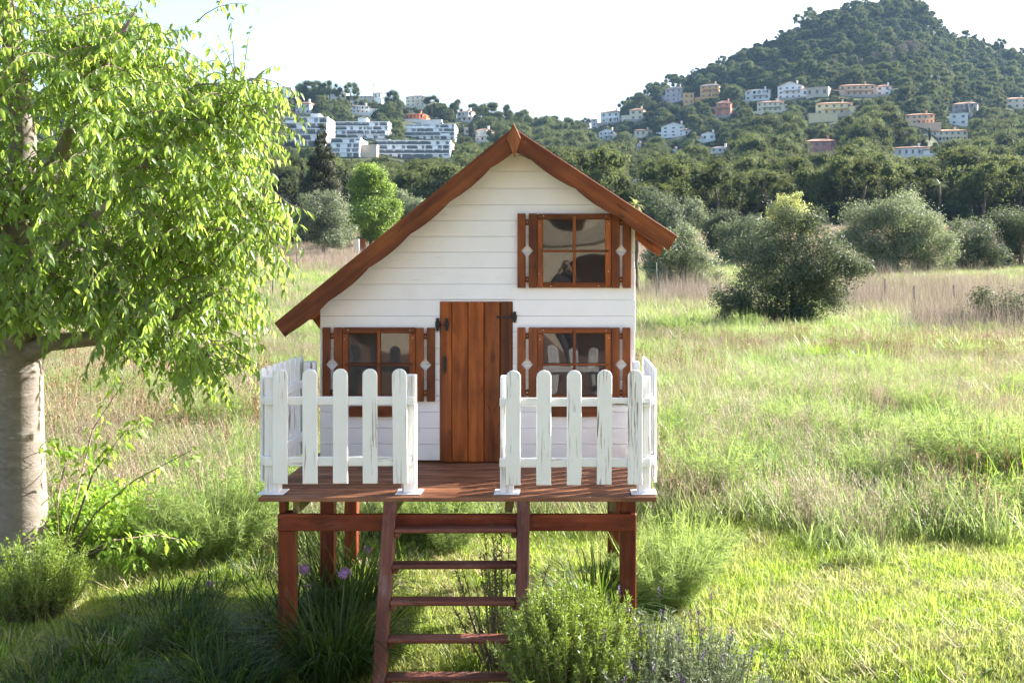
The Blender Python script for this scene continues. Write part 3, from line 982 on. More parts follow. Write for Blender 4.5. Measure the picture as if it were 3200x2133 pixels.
villa(p0, p1, q0, q1, 'yellow', 'plain yellow terrace wall in front of the large yellow villa', roof='flat', floors=1, cols=0, chimney=False, cat='terrace wall')
vr(1452, 1622, 405, 472, 'peach', 'long peach coloured villa with a covered balcony high on the slope', floors=2, cols=6, balcony=True, yaw=-0.17)
vr(1628, 1700, 412, 470, 'white', 'white villa joined to a long white terrace behind the peach villa', floors=2, cols=2, wing=(0.45, 1.6, 0.6), yaw=-0.37)
vr(2005, 2120, 495, 565, 'mauve', 'pinkish grey villa with arches behind two slim cypresses', floors=2, cols=3, arches=3, arch_floor=1, yaw=-0.42)
vr(2268, 2370, 472, 532, 'cream', 'cream villa half hidden by pines at the far side of the slope', floors=2, cols=3, yaw=-0.22)
vr(1775, 1910, 550, 610, 'peach', 'wide peach villa with a low clay tile roof and arched windows', floors=2, cols=5, arches=3, yaw=-0.27)
vr(1990, 2075, 558, 615, 'white', 'plain white cube house without a visible roof', roof='flat', floors=2, cols=2, chimney=False, yaw=-0.37)
vr(1878, 2072, 628, 695, 'cream', 'long cream villa with two rows of arches on a white base', floors=2, cols=7, arches=7, arch_floor=0, wing=(-0.75, -0.5, 0.45), yaw=-0.18)
vr(1700, 1885, 712, 768, 'white', 'wide single storey white villa with a red tile roof above the pines', floors=1, cols=6, wing=(0.5, 0.6, 0.5), yaw=-0.27)
vr(1280, 1432, 675, 757, 'pink', 'pink villa with white arched windows and a stepped side wall', floors=2, cols=4, arches=0, wing=(-0.78, -0.5, 0.4), yaw=-0.17)
vr(818, 903, 714, 772, 'white', 'small white villa with three dark arches just above the wood', floors=2, cols=3, arches=3, arch_floor=1, tile='tile_grey', yaw=-0.34)
vr(572, 697, 600, 672, 'white', 'stepped white villa with several small clay roofs', roof='gable', floors=3, cols=3, wing=(-0.7, -0.4, 0.4), yaw=-0.37)
vr(445, 530, 630, 668, 'cream', 'small pale villa with a low hip roof between trees', floors=1, cols=3)
vr(265, 345, 632, 685, 'white', 'white villa with a gabled loggia at the foot of the slope', roof='gable', floors=2, cols=3, arches=2, arch_floor=1, tile='tile_grey', yaw=-0.42)
vr(770, 840, 645, 690, 'white', 'white villa mostly behind two tall pines with a long terrace', floors=1, cols=2, wing=(0.4, 1.4, 0.4), roof='gable', yaw=-0.32)
vr(232, 262, 585, 620, 'mauve', 'tiny grey house at the very edge of the slope', roof='flat', floors=2, cols=1, chimney=False)
vr(620, 655, 728, 760, 'white', 'white gable end peeping out of the pines', roof='gable', floors=1, cols=1)
vr(455, 475, 700, 735, 'white', 'slim white gable between two pine crowns', roof='gable', floors=1, cols=1)
vr(440, 480, 885, 960, 'white', 'white house corner showing between pines beside a palm', roof='flat', floors=2, cols=1, chimney=False)
# the other hill
vl(10, 135, 192, 255, 'white', 'flat roofed modern white villa at the leafy tree edge of the ridge', roof='flat', floors=2, cols=2, chimney=False, wing=(0.3, 0.75, 0.5))
tw = vl(437, 582, 208, 268, 'white', 'white villa with a round tower on its roof', floors=1, cols=3, arches=2, tile='tile')
bm = bmesh.new(); add_tube(bm, [(2.5, 5, 3.5), (2.5, 5, 8.0)], 1.9, 12); add_tube(bm, [(2.5, 5, 8.0), (2.5, 5, 8.5)], [2.2, 2.2], 12)
part_bm('tower', HM['white'], tw, bm)
vl(792, 880, 225, 288, 'white', 'square pale villa with a big glazed arch under a red hip roof', floors=1, cols=2, arches=2, yaw=-0.32)
vl(590, 785, 256, 285, 'beige', 'long low building with a thin clay tile roof on the ridge', floors=1, cols=6, chimney=False)
vl(882, 925, 266, 300, 'white', 'little white annex next to the red roofed square villa', roof='flat', floors=1, cols=1, chimney=False)
vl(1060, 1228, 247, 345, 'cream', 'tall cream villa with oval balconies on the ridge', floors=3, cols=4, arches=2, arch_floor=1, balcony=True, tile='tile_grey', wing=(0.5, 1.0, 0.35), yaw=-0.22)
vl(627, 765, 330, 405, 'white', 'white villa with four arches and a dark tile roof', floors=2, cols=4, arches=4, arch_floor=1, wing=(0.5, 1.2, 0.5), tile='tile_grey')
vl(160, 290, 302, 415, 'white', 'white villa with an outside staircase next to hanging leaves', floors=2, cols=3, yaw=-0.32)
vl(1052, 1213, 397, 460, 'coral', 'bright coral red villa with arches on a white terrace', floors=1, cols=4, arches=3, wing=(0.5, 0.65, 0.5), yaw=-0.22)
(p0, q0), (p1, q1) = zl(1050, 459), zl(1358, 490)
villa(p0, p1, q0, q1, 'white', 'long white terrace wall under the coral red villa', roof='flat', floors=1, cols=0, chimney=False, cat='terrace wall')
vl(1480, 1612, 372, 470, 'white', 'white villa with a diagonal staircase and arched terrace', floors=2, cols=3, arches=2, arch_floor=1, wing=(0.5, 1.1, 0.4), yaw=-0.32)
vl(1627, 1758, 522, 636, 'white', 'white villa with arched windows beside the brown roof peak', floors=2, cols=3, arches=2, arch_floor=1, yaw=-0.32)
vl(1543, 1590, 524, 580, 'beige', 'small beige house next to a dark cypress', roof='flat', floors=1, cols=1, chimney=False)

# ---- terraced apartment blocks
def apartments(px0, px1, top, base, floors, label, seed, tower=None, dark=True):
    D, w, h, c = house_at(px0, px1, top, base)
    rs = np.random.RandomState(seed)
    t = thing('apartment_building', label, 'apartment building', c, 'white terraced apartment blocks')
    fh = h / floors
    d = 12.0
    bm = bmesh.new()
    for f in range(floors):
        add_box(bm, -w / 2, w / 2, f * 0.7, d + 4, f * fh - (6 if f == 0 else 0), (f + 1) * fh - 0.003)
    part_bm('wall', M['white_far'], t, bm)
    for f in range(floors):
        y = f * 0.7
        z = f * fh
        bm = bmesh.new(); add_box(bm, -w / 2 - 0.25, w / 2 + 0.25, y - 1.9, y + 0.3, z + fh - 0.45, z + fh - 0.02)
        part_bm('floor_slab', M['white_far'], t, bm)
        x = -w / 2 + 0.3
        while x < w / 2 - 1.5:
            seg = min(rs.uniform(3.0, 5.2), w / 2 - x - 0.2)
            kind = rs.rand()
            bm = bmesh.new(); add_box(bm, x + 0.25, x + seg - 0.3, y - 0.06, y + 0.1, z + 0.15, z + fh - 0.85)
            wd = part_bm('window', M['glass_blue'] if kind < 0.6 else M['glass_far'], t, bm)
            bm = bmesh.new()
            for q in range(1, 3):
                xx = x + 0.25 + (seg - 0.55) * q / 3
                add_box(bm, xx - 0.06, xx + 0.06, y - 0.1, y - 0.062, z + 0.15, z + fh - 0.85)
            link('window_bar', bm_mesh('window_bar', bm, M['white_far']), wd, ORG[wd])
            if kind > 0.42:
                bm = bmesh.new(); add_box(bm, x, x + seg, y - 2.0, y - 1.92, z - 0.25, z + 0.95)
                add_box(bm, x + seg - 0.08, x + seg, y - 1.92, y - 0.02, z + 0.1, z + 0.95)
                part_bm('balcony', M['balustrade'] if dark and kind > 0.5 else M['white_far'], t, bm)
            bm = bmesh.new(); add_box(bm, x + seg - 0.28, x + seg + 0.28, y - (2.1 if kind < .42 else 1.88), y - 0.07, z, z + fh - 0.46)
            part_bm('dividing_wall', M['white_far'], t, bm)
            if kind < 0.30:
                bm = bmesh.new(); add_box(bm, x + 0.2, x + seg * 0.55, y - 1.7, y - 0.11, z, z + fh - 0.46)
                part_bm('wall_bay', M['white_far'], t, bm)
            x += seg
    if tower:
        x0, x1, ht = tower
        bm = bmesh.new(); add_box(bm, x0 * w, x1 * w, floors * 1.2 - 4.0, floors * 1.2 + 3, 0, h + ht)
        part_bm('stair_tower', M['white_far'], t, bm)
        for f in range(floors):
            bm = bmesh.new(); add_box(bm, x0 * w + 0.6, x1 * w - 0.6, floors * 1.2 - 4.1, floors * 1.2 - 3.9, f * fh + 0.5, f * fh + fh - 0.7)
            part_bm('window', M['glass_blue'], t, bm)
    return t
def q3(x, y): return 860 + x / 3.677, 240 + y / 3.677
for (x0, x1, y0, y1, fl, lab, sd, tw_) in ((700, 1300, 512, 712, 4, 'white apartment block with a central glazed stair tower and dark balconies', 4, (-0.09, 0.08, 1.8)),
                                           (1500, 2062, 540, 722, 4, 'white apartment block with a long dark upper balcony beside a steep garden', 9, None),
                                           (628, 975, 700, 925, 4, 'low white apartment terraces between the dark conifer and a beige retaining wall', 14, None),
                                           (1165, 2010, 726, 935, 4, 'longest row of white apartments with stepped balconies just above the pines', 19, None),
                                           (100, 590, 455, 800, 5, 'white apartment block mostly hidden behind the hanging leaves', 24, (0.1, 0.3, 1.5))):
    (p0, q0), (p1, q1) = q3(x0, y0), q3(x1, y1)
    apartments(p0, p1, q0, q1, fl, lab, sd, tw_)
(p0, q0), (p1, q1) = q3(965, 790), q3(1165, 930)
villa(p0, p1, q0, q1, 'beige', 'beige stepped retaining wall between two rows of apartments', roof='flat', floors=1, cols=0, chimney=False, cat='retaining wall', wing=(-0.6, 0.0, 0.5))
for (x0, x1, y0, y1, lab) in ((1560, 1760, 640, 668, 'low stone terrace wall running below the yellow villa'), (1190, 1290, 628, 642, 'low stone terrace wall in dark scrub'), (1480, 1600, 530, 560, 'pale curved stone terrace beside the large yellow villa'), (1760, 1880, 645, 672, 'white garden wall leading up to the long arched villa')):
    (p0, q0), (p1, q1) = zr(x0, y0), zr(x1, y1)
    D, w, h, c = house_at(p0, p1, q0, q1)
    HOUSES.pop()
    t = thing('stone_wall', lab, 'wall', c)
    bm = bmesh.new()
    nb = 6
    for i in range(nb):
        xa, xb = -w / 2 + w * i / nb, -w / 2 + w * (i + 1) / nb
        g = tz(c.x + (xa + xb) / 2, D) - c.z
        add_box(bm, xa, xb, 0, 0.6, g - 3, g + max(h * 0.8, 1.2))
    part_bm('masonry', HM['white' if 'white' in lab else 'stone'], t, bm)

# ------------------------------------------------------------------ tree crowns
def rand_dirs(rs, n):
    v = rs.normal(size=(n, 3))
    return v / np.linalg.norm(v, axis=1, keepdims=True)
def cards(pos, axis, nrm, L, W):
    """diamond leaf cards: centre line along axis, facing nrm"""
    side = np.cross(axis, nrm)
    side /= np.linalg.norm(side, axis=1, keepdims=True) + 1e-9
    L = L[:, None]; W = W[:, None]
    n = len(pos)
    V = np.stack([pos - axis * L * 0.5, pos + side * W * 0.5, pos + axis * L * 0.5 + nrm * L * 0.08, pos - side * W * 0.5], 1).reshape(-1, 3)
    F = np.arange(n * 4).reshape(n, 4)
    return V, F
def crown(name, mat, puffs, per_area, size, aspect=0.5, seed=0, core=0.0, flat=1.0, up=0.0, jitter=0.9, droop=0.0, inner=0.35):
    """puffs: rows of centre x,y,z and radius; leaf cards spread over and inside each puff"""
    rs = np.random.RandomState(seed)
    PV, PF, PR = [], [], []
    off = 0
    for (cx, cy_, cz, r) in puffs:
        n = max(12, int(per_area * 4 * math.pi * r * r))
        d = rand_dirs(rs, n)
        d[:, 2] += up
        d /= np.linalg.norm(d, axis=1, keepdims=True)
        k1, k2, k3 = rs.normal(size=(3, 3)) * (2.2, 3.4, 5.0) 
        lump = 1 + 0.16 * np.sin(d @ (k1 * 1.6) + rs.rand() * 6) + 0.13 * np.sin(d @ (k2 * 1.8) + rs.rand() * 6) + 0.08 * np.sin(d @ (k3 * 2.0))
        rad = r * lump * (1 - inner * rs.rand(n) ** 1.6) * (1 + 0.10 * rs.normal(size=n))
        pos = np.array([cx, cy_, cz]) + d * rad[:, None] * np.array([1, 1, flat])
        nrm = d + jitter * rs.normal(size=(n, 3)) * 0.6
        nrm /= np.linalg.norm(nrm, axis=1, keepdims=True)
        ax = np.cross(nrm, rand_dirs(rs, n)); ax[:, 2] -= droop
        ax /= np.linalg.norm(ax, axis=1, keepdims=True) + 1e-9
        L = size * rs.uniform(0.6, 1.3, n)
        V, F = cards(pos, ax, nrm, L, L * aspect)
        PV.append(V); PF.append(F + off); off += len(V)
        tone = np.clip(0.5 + 0.22 * rs.normal(size=n) + rs.normal() * 0.12, 0, 1)
        PR.append(np.repeat(tone, 4))
        if core > 0:
            m = 10
            dd = []
            for a in range(4):
                for b in range(m // 2 + 2):
                    th = math.pi * (a + 0.0) / 3; phv = 2 * math.pi * b / (m // 2 + 2)
                    dd.append((math.sin(th) * math.cos(phv), math.sin(th) * math.sin(phv), math.cos(th)))
            dd = np.array(dd) * np.array([1, 1, flat])
            q = m // 2 + 2
            V = np.array([cx, cy_, cz]) + dd * r * core
            F = []
            for a in range(3):
                for b in range(q):
                    F.append((a * q + b, a * q + (b + 1) % q, (a + 1) * q + (b + 1) % q, (a + 1) * q + b))
            PV.append(V); PF.append(np.array(F) + off); off += len(V); PR.append(np.full(len(V), 0.15))
    return np_mesh(name, np.concatenate(PV), np.concatenate(PF), mat, np.concatenate(PR))
def trunk_mesh(name, mat, h, r0, r1, seed=0, lean=0.15, limbs=()):
    rs = np.random.RandomState(seed)
    bm = bmesh.new()
    n = 6
    path = [(lean * h * (i / n) ** 2 * math.cos(seed) + rs.uniform(-.05, .05) * h * .2, lean * h * (i / n) ** 2 * math.sin(seed), h * i / n - (0.4 if i == 0 else 0)) for i in range(n + 1)]
    add_tube(bm, path, [r0 + (r1 - r0) * i / n for i in range(n + 1)], 6)
    for (f, target, rr) in limbs:
        k = int(f * n)
        p = Vector(path[k]); q = Vector(target)
        mid = (p + q) / 2 + Vector((0, 0, -0.08 * (q - p).length))
        add_tube(bm, [p, mid, q], [rr, rr * 0.7, rr * 0.3], 5)
    bmesh.ops.recalc_face_normals(bm, faces=bm.faces)
    return bm_mesh(name, bm, mat, True)

M['bark'] = plain('grey_brown_bark', (0.13, 0.10, 0.075), 0.9, 0.2, 0, 0.4, 3.0)
M['bark_dark'] = plain('dark_bark', (0.07, 0.052, 0.04), 0.9, 0.2, 0, 0.4, 3.0)
M['pine'] = leafmat('pine_needles', ((0.032, 0.048, 0.020), (0.070, 0.092, 0.034), (0.135, 0.158, 0.060)), (0.16, 0.185, 0.055), 0.34, 0.75, 0.06, 0.3)
M['scrub'] = leafmat('hill_scrub_leaves', ((0.014, 0.026, 0.014), (0.030, 0.047, 0.023), (0.072, 0.094, 0.040)), (0.08, 0.105, 0.035), 0.3, 0.8, 0.06, 0.35)
M['dead'] = leafmat('bare_twigs', ((0.10, 0.08, 0.075), (0.17, 0.135, 0.125), (0.24, 0.20, 0.18)), (0.1, 0.08, 0.06), 0.1, 0.8, 0.1, 0.2)
M['olive'] = leafmat('olive_leaves', ((0.075, 0.098, 0.062), (0.16, 0.19, 0.125), (0.31, 0.34, 0.24)), (0.21, 0.25, 0.11), 0.34, 0.6, 0.2, 0.15)
M['olive_dark'] = leafmat('dark_olive_leaves', ((0.030, 0.048, 0.033), (0.068, 0.094, 0.060), (0.18, 0.205, 0.14)), (0.13, 0.165, 0.065), 0.3, 0.6, 0.2, 0.15)
M['lime'] = leafmat('fresh_green_leaves', ((0.08, 0.14, 0.020), (0.14, 0.22, 0.035), (0.25, 0.34, 0.08)), (0.28, 0.40, 0.06), 0.40, 0.5, 0.3, 0.1)
M['yellowgreen'] = leafmat('new_yellow_green_leaves', ((0.22, 0.23, 0.09), (0.34, 0.35, 0.14), (0.48, 0.48, 0.22)), (0.42, 0.46, 0.15), 0.45, 0.5, 0.3, 0.1)
M['conifer'] = leafmat('dark_conifer_needles', ((0.014, 0.020, 0.010), (0.032, 0.038, 0.018), (0.075, 0.072, 0.035)), (0.07, 0.07, 0.02), 0.2, 0.65, 0.2, 0.15)
M['cypress'] = leafmat('cypress_needles', ((0.010, 0.020, 0.010), (0.024, 0.038, 0.016), (0.06, 0.075, 0.03)), (0.05, 0.07, 0.02), 0.2, 0.65, 0.2, 0.2)
M['palm'] = leafmat('palm_fronds', ((0.05, 0.065, 0.02), (0.11, 0.13, 0.05), (0.22, 0.24, 0.11)), (0.2, 0.24, 0.06), 0.3, 0.45, 0.4, 0.15)

def pine_proto(seed):
    rs = np.random.RandomState(seed)
    puffs = []
    h = 1.0
    n = rs.randint(15, 21)
    tall = rs.uniform(0.75, 1.15)
    for i in range(n):
        a = rs.uniform(0, 2 * math.pi)
        v = rs.rand()
        z = 0.40 + 0.52 * v
        rr = 0.42 * math.sqrt(max(0.05, 1 - ((v - 0.25) / 0.85) ** 2)) * rs.uniform(0.35, 1.0) / tall ** 0.3
        puffs.append((rr * math.cos(a), rr * math.sin(a), z, rs.uniform(0.12, 0.20)))
    puffs.append((0.02, 0.0, 0.9, 0.15))
    cm = crown('pine_crown', M['pine'], puffs, 640, 0.040, 0.5, seed, core=0.62, flat=0.85, up=0.2, jitter=0.42, inner=0.22)
    tm = trunk_mesh('pine_trunk', M['bark'], 0.62, 0.034, 0.016, seed, 0.12)
    return cm, tm
PINES = [pine_proto(100 + i) for i in range(8)]
def scrub_proto(seed):
    rs = np.random.RandomState(seed)
    puffs = [(rs.uniform(-.3, .3), rs.uniform(-.3, .3), rs.uniform(.12, .5), rs.uniform(.2, .36)) for _ in range(6)]
    return crown('scrub', M['scrub'], puffs, 90, 0.11, 0.55, seed, core=0.75, flat=0.8, up=0.2, jitter=0.45, inner=0.2)
SCRUBS = [scrub_proto(300 + i) for i in range(6)]
def put(name, label, cat, crown_me, trunk_me, at, scale=1.0, rz=0.0, group=None, sz=1.0):
    t = thing(name, label, cat, at, group)
    ORG[t] = Vector((0, 0, 0))
    for nm, me in (('crown', crown_me), ('trunk', trunk_me)):
        if me is not None:
            o = bpy.data.objects.new(nm, me); COL.objects.link(o); o.parent = t; ORG[o] = Vector((0, 0, 0))
    t.location = at
    t.scale = (scale, scale, scale * sz)
    t.rotation_euler = (0, 0, rz)
    return t

def scatter(name, pts, protos, rz, sc, ix, kind='stuff', tilt=None, szs=None):
    """one object of many small plants: prototypes set on points by geometry nodes"""
    col = bpy.data.collections.new(name + '_kinds')
    for i, me in enumerate(protos):
        o = bpy.data.objects.new('%s_kind_%02d' % (name, i), me)
        col.objects.link(o)
    me = bpy.data.meshes.new(name)
    pts = np.asarray(pts, np.float32)
    me.vertices.add(len(pts))
    me.vertices.foreach_set('co', pts.ravel())
    rot = np.zeros((len(pts), 3), np.float32)
    rot[:, 2] = rz
    if tilt is not None: rot[:, :2] = tilt
    a = me.attributes.new('rot', 'FLOAT_VECTOR', 'POINT'); a.data.foreach_set('vector', rot.ravel())
    s3 = np.repeat(np.asarray(sc, np.float32)[:, None], 3, 1)
    if szs is not None: s3[:, 2] *= szs
    a = me.attributes.new('sc', 'FLOAT_VECTOR', 'POINT'); a.data.foreach_set('vector', s3.ravel())
    a = me.attributes.new('ix', 'INT', 'POINT'); a.data.foreach_set('value', np.asarray(ix, np.int32))
    o = props(link(name, me), kind=kind)
    ng = bpy.data.node_groups.new(name + '_nodes', 'GeometryNodeTree')
    ng.interface.new_socket('Geometry', in_out='INPUT', socket_type='NodeSocketGeometry')
    ng.interface.new_socket('Geometry', in_out='OUTPUT', socket_type='NodeSocketGeometry')
    gi = ng.nodes.new('NodeGroupInput'); go = ng.nodes.new('NodeGroupOutput')
    iop = ng.nodes.new('GeometryNodeInstanceOnPoints')
    ci = ng.nodes.new('GeometryNodeCollectionInfo')
    ci.inputs[0].default_value = col
    ci.inputs['Separate Children'].default_value = True
    ci.inputs['Reset Children'].default_value = True
    def attr(nm, t):
        n = ng.nodes.new('GeometryNodeInputNamedAttribute'); n.data_type = t; n.inputs[0].default_value = nm
        return [s for s in n.outputs if s.enabled and s.name == 'Attribute'][0]
    ng.links.new(gi.outputs[0], iop.inputs['Points'])
    ng.links.new(ci.outputs[0], iop.inputs['Instance'])
    iop.inputs['Pick Instance'].default_value = True
    ng.links.new(attr('ix', 'INT'), iop.inputs['Instance Index'])
    e2r = ng.nodes.new('FunctionNodeEulerToRotation')
    ng.links.new(attr('rot', 'FLOAT_VECTOR'), e2r.inputs[0])
    ng.links.new(e2r.outputs[0], iop.inputs['Rotation'])
    ng.links.new(attr('sc', 'FLOAT_VECTOR'), iop.inputs['Scale'])
    ng.links.new(iop.outputs[0], go.inputs[0])
    md = o.modifiers.new('scatter', 'NODES')
    md.node_group = ng
    return o

# ---- the pine wood and the scrub of the hills
rs = np.random.RandomState(5)
def to_px(x, y, z): return VPX + FPX * x / y, VPY - FPX * (z - CAM_Z) / y
def blocks_house(x, y, z, h, r, frac=0.06):
    """would a tree here hide most of a house seen in the photograph?"""
    px, pb = to_px(x, y, z)
    pt = to_px(x, y, z + h)[1]
    pr = r * FPX / y
    for (a, b, t, s, d) in HOUSES:
        if y < d + 16 and a - pr * 0.8 < px < b + pr * 0.8:
            if y > d - 2 and a - pr * .6 < px < b + pr * .6: return True
            if pt < s - (s - t) * frac: return True
    return False
taken = {}
def free(x, y, r):
    k = (int(x // 6), int(y // 6))
    for i in range(k[0] - 1, k[0] + 2):
        for j in range(k[1] - 1, k[1] + 2):
            for (a, b, q) in taken.get((i, j), ()):
                if (a - x) ** 2 + (b - y) ** 2 < ((r + q) * (0.5 if y < 330 else 0.36)) ** 2: return False
    taken.setdefault(k, []).append((x, y, r))
    return True
pine_list, scrub_list = [], []
def edge_of_wood(px): return float(np.interp(px, [-2000, 600, 1000, 1250, 1700, 1900, 2300, 3200, 5000], [150, 165, 190, 185, 160, 150, 165, 170, 170]))
for _ in range(40000):
    y = math.sqrt(rs.uniform(150 ** 2, 980 ** 2))
    x = rs.uniform(-0.72, 0.62) * y
    px = VPX + FPX * x / y
    if y < edge_of_wood(px): continue
    dr = float(lerp_tab(px, CREST_D))
    if y > dr + 6: continue
    t = (y - D0) / (dr - D0)
    z = tz(x, y)
    py = to_px(x, y, z)[1]
    left = px < 1700
    # how wooded: thick below, gardens between the houses, scrub on the peak
    if left: wood_p = 0.95
    else: wood_p = 0.97 if py > 455 + 60 * math.sin(px / 260.0) * 0.3 else (0.62 if py > 240 else 0.22)
    wood_p *= 0.55 + 0.45 * (0.5 + 0.5 * math.sin(x / 23.0) * math.cos(y / 31.0 + x / 60.0)) if py < 470 else 1
    if rs.rand() < wood_p:
        h = (rs.uniform(9.0, 14.5) if y < 300 else rs.choice([5.5, 7.5, 10, 12.5, 15]) * rs.uniform(.85, 1.2)) * (1.0 if py > 430 else 0.78) * (0.8 if left else 1.0)
        if y < 260: h *= 0.95
        r = h * 0.42
        if blocks_house(x, y, z, h, r): 
            h *= 0.45; r = h * 0.45
            if blocks_house(x, y, z, h, r): continue
            if free(x, y, r): scrub_list.append((x, y, z - 0.2, h * 1.1))
            continue
        if free(x, y, r * (0.95 if py > 430 else 0.9)): pine_list.append((x, y, z - 0.3, h))
    else:
        h = rs.uniform(3.0, 7.0)
        if blocks_house(x, y, z, h, h * 0.5): continue
        if free(x, y, h * 0.42): scrub_list.append((x, y, z - 0.3, h * 1.15))
pine_list = [p for p in pine_list]
pine_list.sort(key=lambda p: -p[3] / p[1] * (1.0 if -0.29 < p[0] / p[1] < 0.45 else 0.25))
near_p, far_p = pine_list[:285], pine_list[285:]
for (x, y, z, h) in near_p:
    k = rs.randint(len(PINES))
    put('pine_tree', 'rounded dark green pine in the dense wood between the meadow and the hillside villas', 'tree', PINES[k][0], PINES[k][1], (x, y, z), h, rs.uniform(0, 6.28), 'pines in the wood below the villas', rs.uniform(0.9, 1.12))
pv = []
far = np.array(far_p)
JOIN = []
for i, (cm, tm) in enumerate(PINES):
    JOIN.append(cm)
scatter('pine_wood', far[:, :3], JOIN, rs.uniform(0, 6.28, len(far)), far[:, 3], rs.randint(0, len(JOIN), len(far)), szs=rs.uniform(.85, 1.1, len(far)).astype(np.float32))
sc_ = np.array(scrub_list)
scatter('hillside_scrub', sc_[:, :3], SCRUBS, rs.uniform(0, 6.28, len(sc_)), sc_[:, 3], rs.randint(0, len(SCRUBS), len(sc_)))
# low cover over the whole slope so that soil shows only in places
low = []
for _ in range(9000):
    y = math.sqrt(rs.uniform(165 ** 2, 990 ** 2)); x = rs.uniform(-0.72, 0.62) * y
    px = VPX + FPX * x / y
    if y > float(lerp_tab(px, CREST_D)) + 4: continue
    z = tz(x, y); h = rs.uniform(1.2, 2.6)
    if not blocks_house(x, y, z, h * .8, h * 0.5, 0.05): low.append((x, y, z - 0.25, h))
low = np.array(low)
scatter('low_scrub', low[:, :3], SCRUBS, rs.uniform(0, 6.28, len(low)), low[:, 3], rs.randint(0, len(SCRUBS), len(low)))
print('pines', len(pine_list), 'scrub', len(scrub_list), 'low', len(low))

# pines that stand up against the sky
SK = 'pines standing out on the skyline'
for i, (px, top, w, lab) in enumerate(((963, 232, 38, 'pine on the ridge close to the hanging leaves'), (990, 238, 24, 'slim pine on the ridge right of the first one'), (1032, 240, 34, 'pine just left of the villa with the round tower'), (1092, 248, 28, 'pine right behind the round tower'), (1226, 284, 24, 'small pine right of the square red roofed villa'), (1350, 298, 26, 'pine beside the tall cream villa'),
                                       (1425, 312, 34, 'pine alone on the falling ridge'), (1535, 302, 44, 'high pine at the rounded end of the ridge'), (1585, 322, 42, 'second pine at the rounded end of the ridge'), (1640, 338, 44, 'wide pine where the ridge drops to the gap'), (1675, 365, 36, 'lowest pine at the drop of the ridge'),
                                       (2052, 246, 40, 'tall pine at the left foot of the peak'), (1998, 278, 40, 'pine below the tall one at the foot of the peak'), (1955, 294, 36, 'pine above the white villa at the low edge'), (3125, 120, 44, 'flat topped pine on the far shoulder of the peak'), (3020, 82, 26, 'pine just below the cliff of the peak'))):
    cr = float(lerp_tab(px, CREST_D)); D = cr - 22
    x = (px - VPX) / FPX * D
    z = tz(x, D)
    h = max(CAM_Z + (VPY - top) / FPX * D - z, 6.0)
    k = i % len(PINES)
    s = min(h, 14.5) / 0.98
    put('pine_tree', lab, 'tree', PINES[k][0], PINES[k][1], (x, D, z - .3), s * 0.9, i * 1.3, SK, 1.1)
# ------------------------------------------------------------------ trees and bushes of the meadow
def px_puffs(lst, D, spread=0.8, seed=0):
    """crown lumps read off the photograph, given depth of their own; returned about the base"""
    rs = np.random.RandomState(seed)
    out = []
    for (a, b, r) in lst:
        rr = r * D / FPX
        q = P(a, b, D)
        out.append([q.x, q.y + rs.uniform(-spread, spread) * rr * 1.2, q.z, rr])
    return out
def grow(name, label, cat, lst, D, mat, size, per_area, px_base, seed, aspect=0.4, trunk_r=0.12, up=0.1, jitter=0.9, core=0.0, droop=0.0, group=None, inner=0.75, bark='bark', extra=4):
    rs = np.random.RandomState(seed + 77)
    x = (px_base - VPX) / FPX * D
    base = Vector((x, D, tz(x, D)))
    pf = px_puffs(lst, D, 0.8, seed)
    more = []
    for (a, b, c, r) in pf:                         # fill the back so that the crown is as deep as it is wide
        for _ in range(extra):
            more.append([a + rs.uniform(-.85, .85) * r, b + rs.uniform(-.7, 1.5) * r, c + rs.uniform(-.7, .8) * r, r * rs.uniform(.4, .75)])
    pf = [[a - base.x, b - base.y, max(c - base.z, r * 0.6), r] for a, b, c, r in pf + more]
    cm = crown('crown', mat, pf, per_area * 3.2, size * 0.85, aspect, seed, core=core, up=up, jitter=jitter, droop=droop, inner=inner)
    H = max(p[2] for p in pf)
    limbs = [(0.35 + 0.5 * rs.rand(), (p[0] * .8, p[1] * .8, p[2] * .95), trunk_r * .45) for p in pf[:6]]
    tm = trunk_mesh('trunk', M[bark], H * 0.75, trunk_r, trunk_r * 0.35, seed, 0.08, limbs)
    return put(name, label, cat, cm, tm, base, group=group)
OG = 'olive trees at the far edge of the meadow'
grow('olive_tree', 'big bushy olive tree standing alone in the meadow with foliage down to the ground', 'tree',
     [(2510, 705, 62), (2440, 760, 70), (2560, 765, 72), (2370, 835, 88), (2470, 850, 95), (2570, 850, 85), (2650, 845, 55), (2320, 930, 75), (2420, 960, 85), (2515, 950, 80), (2600, 925, 65), (2275, 965, 38), (2700, 835, 32), (2380, 1010, 48), (2470, 1015, 45)],
     38, M['olive_dark'], 0.13, 58, 2480, 1, 0.36, 0.16, group=OG)
grow('olive_tree', 'broad rounded olive tree, tallest of those behind the dry brush', 'tree',
     [(2720, 700, 72), (2795, 672, 72), (2870, 715, 80), (2935, 790, 62), (2820, 775, 88), (2705, 785, 65), (2650, 760, 45), (2900, 840, 50), (2760, 840, 60)], 74, M['olive'], 0.2, 26, 2800, 2, 0.42, 0.22, group=OG)
grow('olive_tree', 'medium grey green olive tree beside the tallest one', 'tree', [(3010, 745, 55), (3070, 740, 58), (3110, 800, 45), (3040, 810, 55), (3000, 830, 40)], 78, M['olive'], 0.2, 26, 3050, 3, 0.42, 0.18, group=OG)
grow('olive_tree', 'olive tree cut by the edge of the picture', 'tree', [(3150, 720, 55), (3210, 700, 60), (3190, 780, 60), (3260, 760, 70), (3140, 800, 40)], 80, M['olive_dark'], 0.2, 26, 3190, 4, 0.42, 0.2, group=OG)
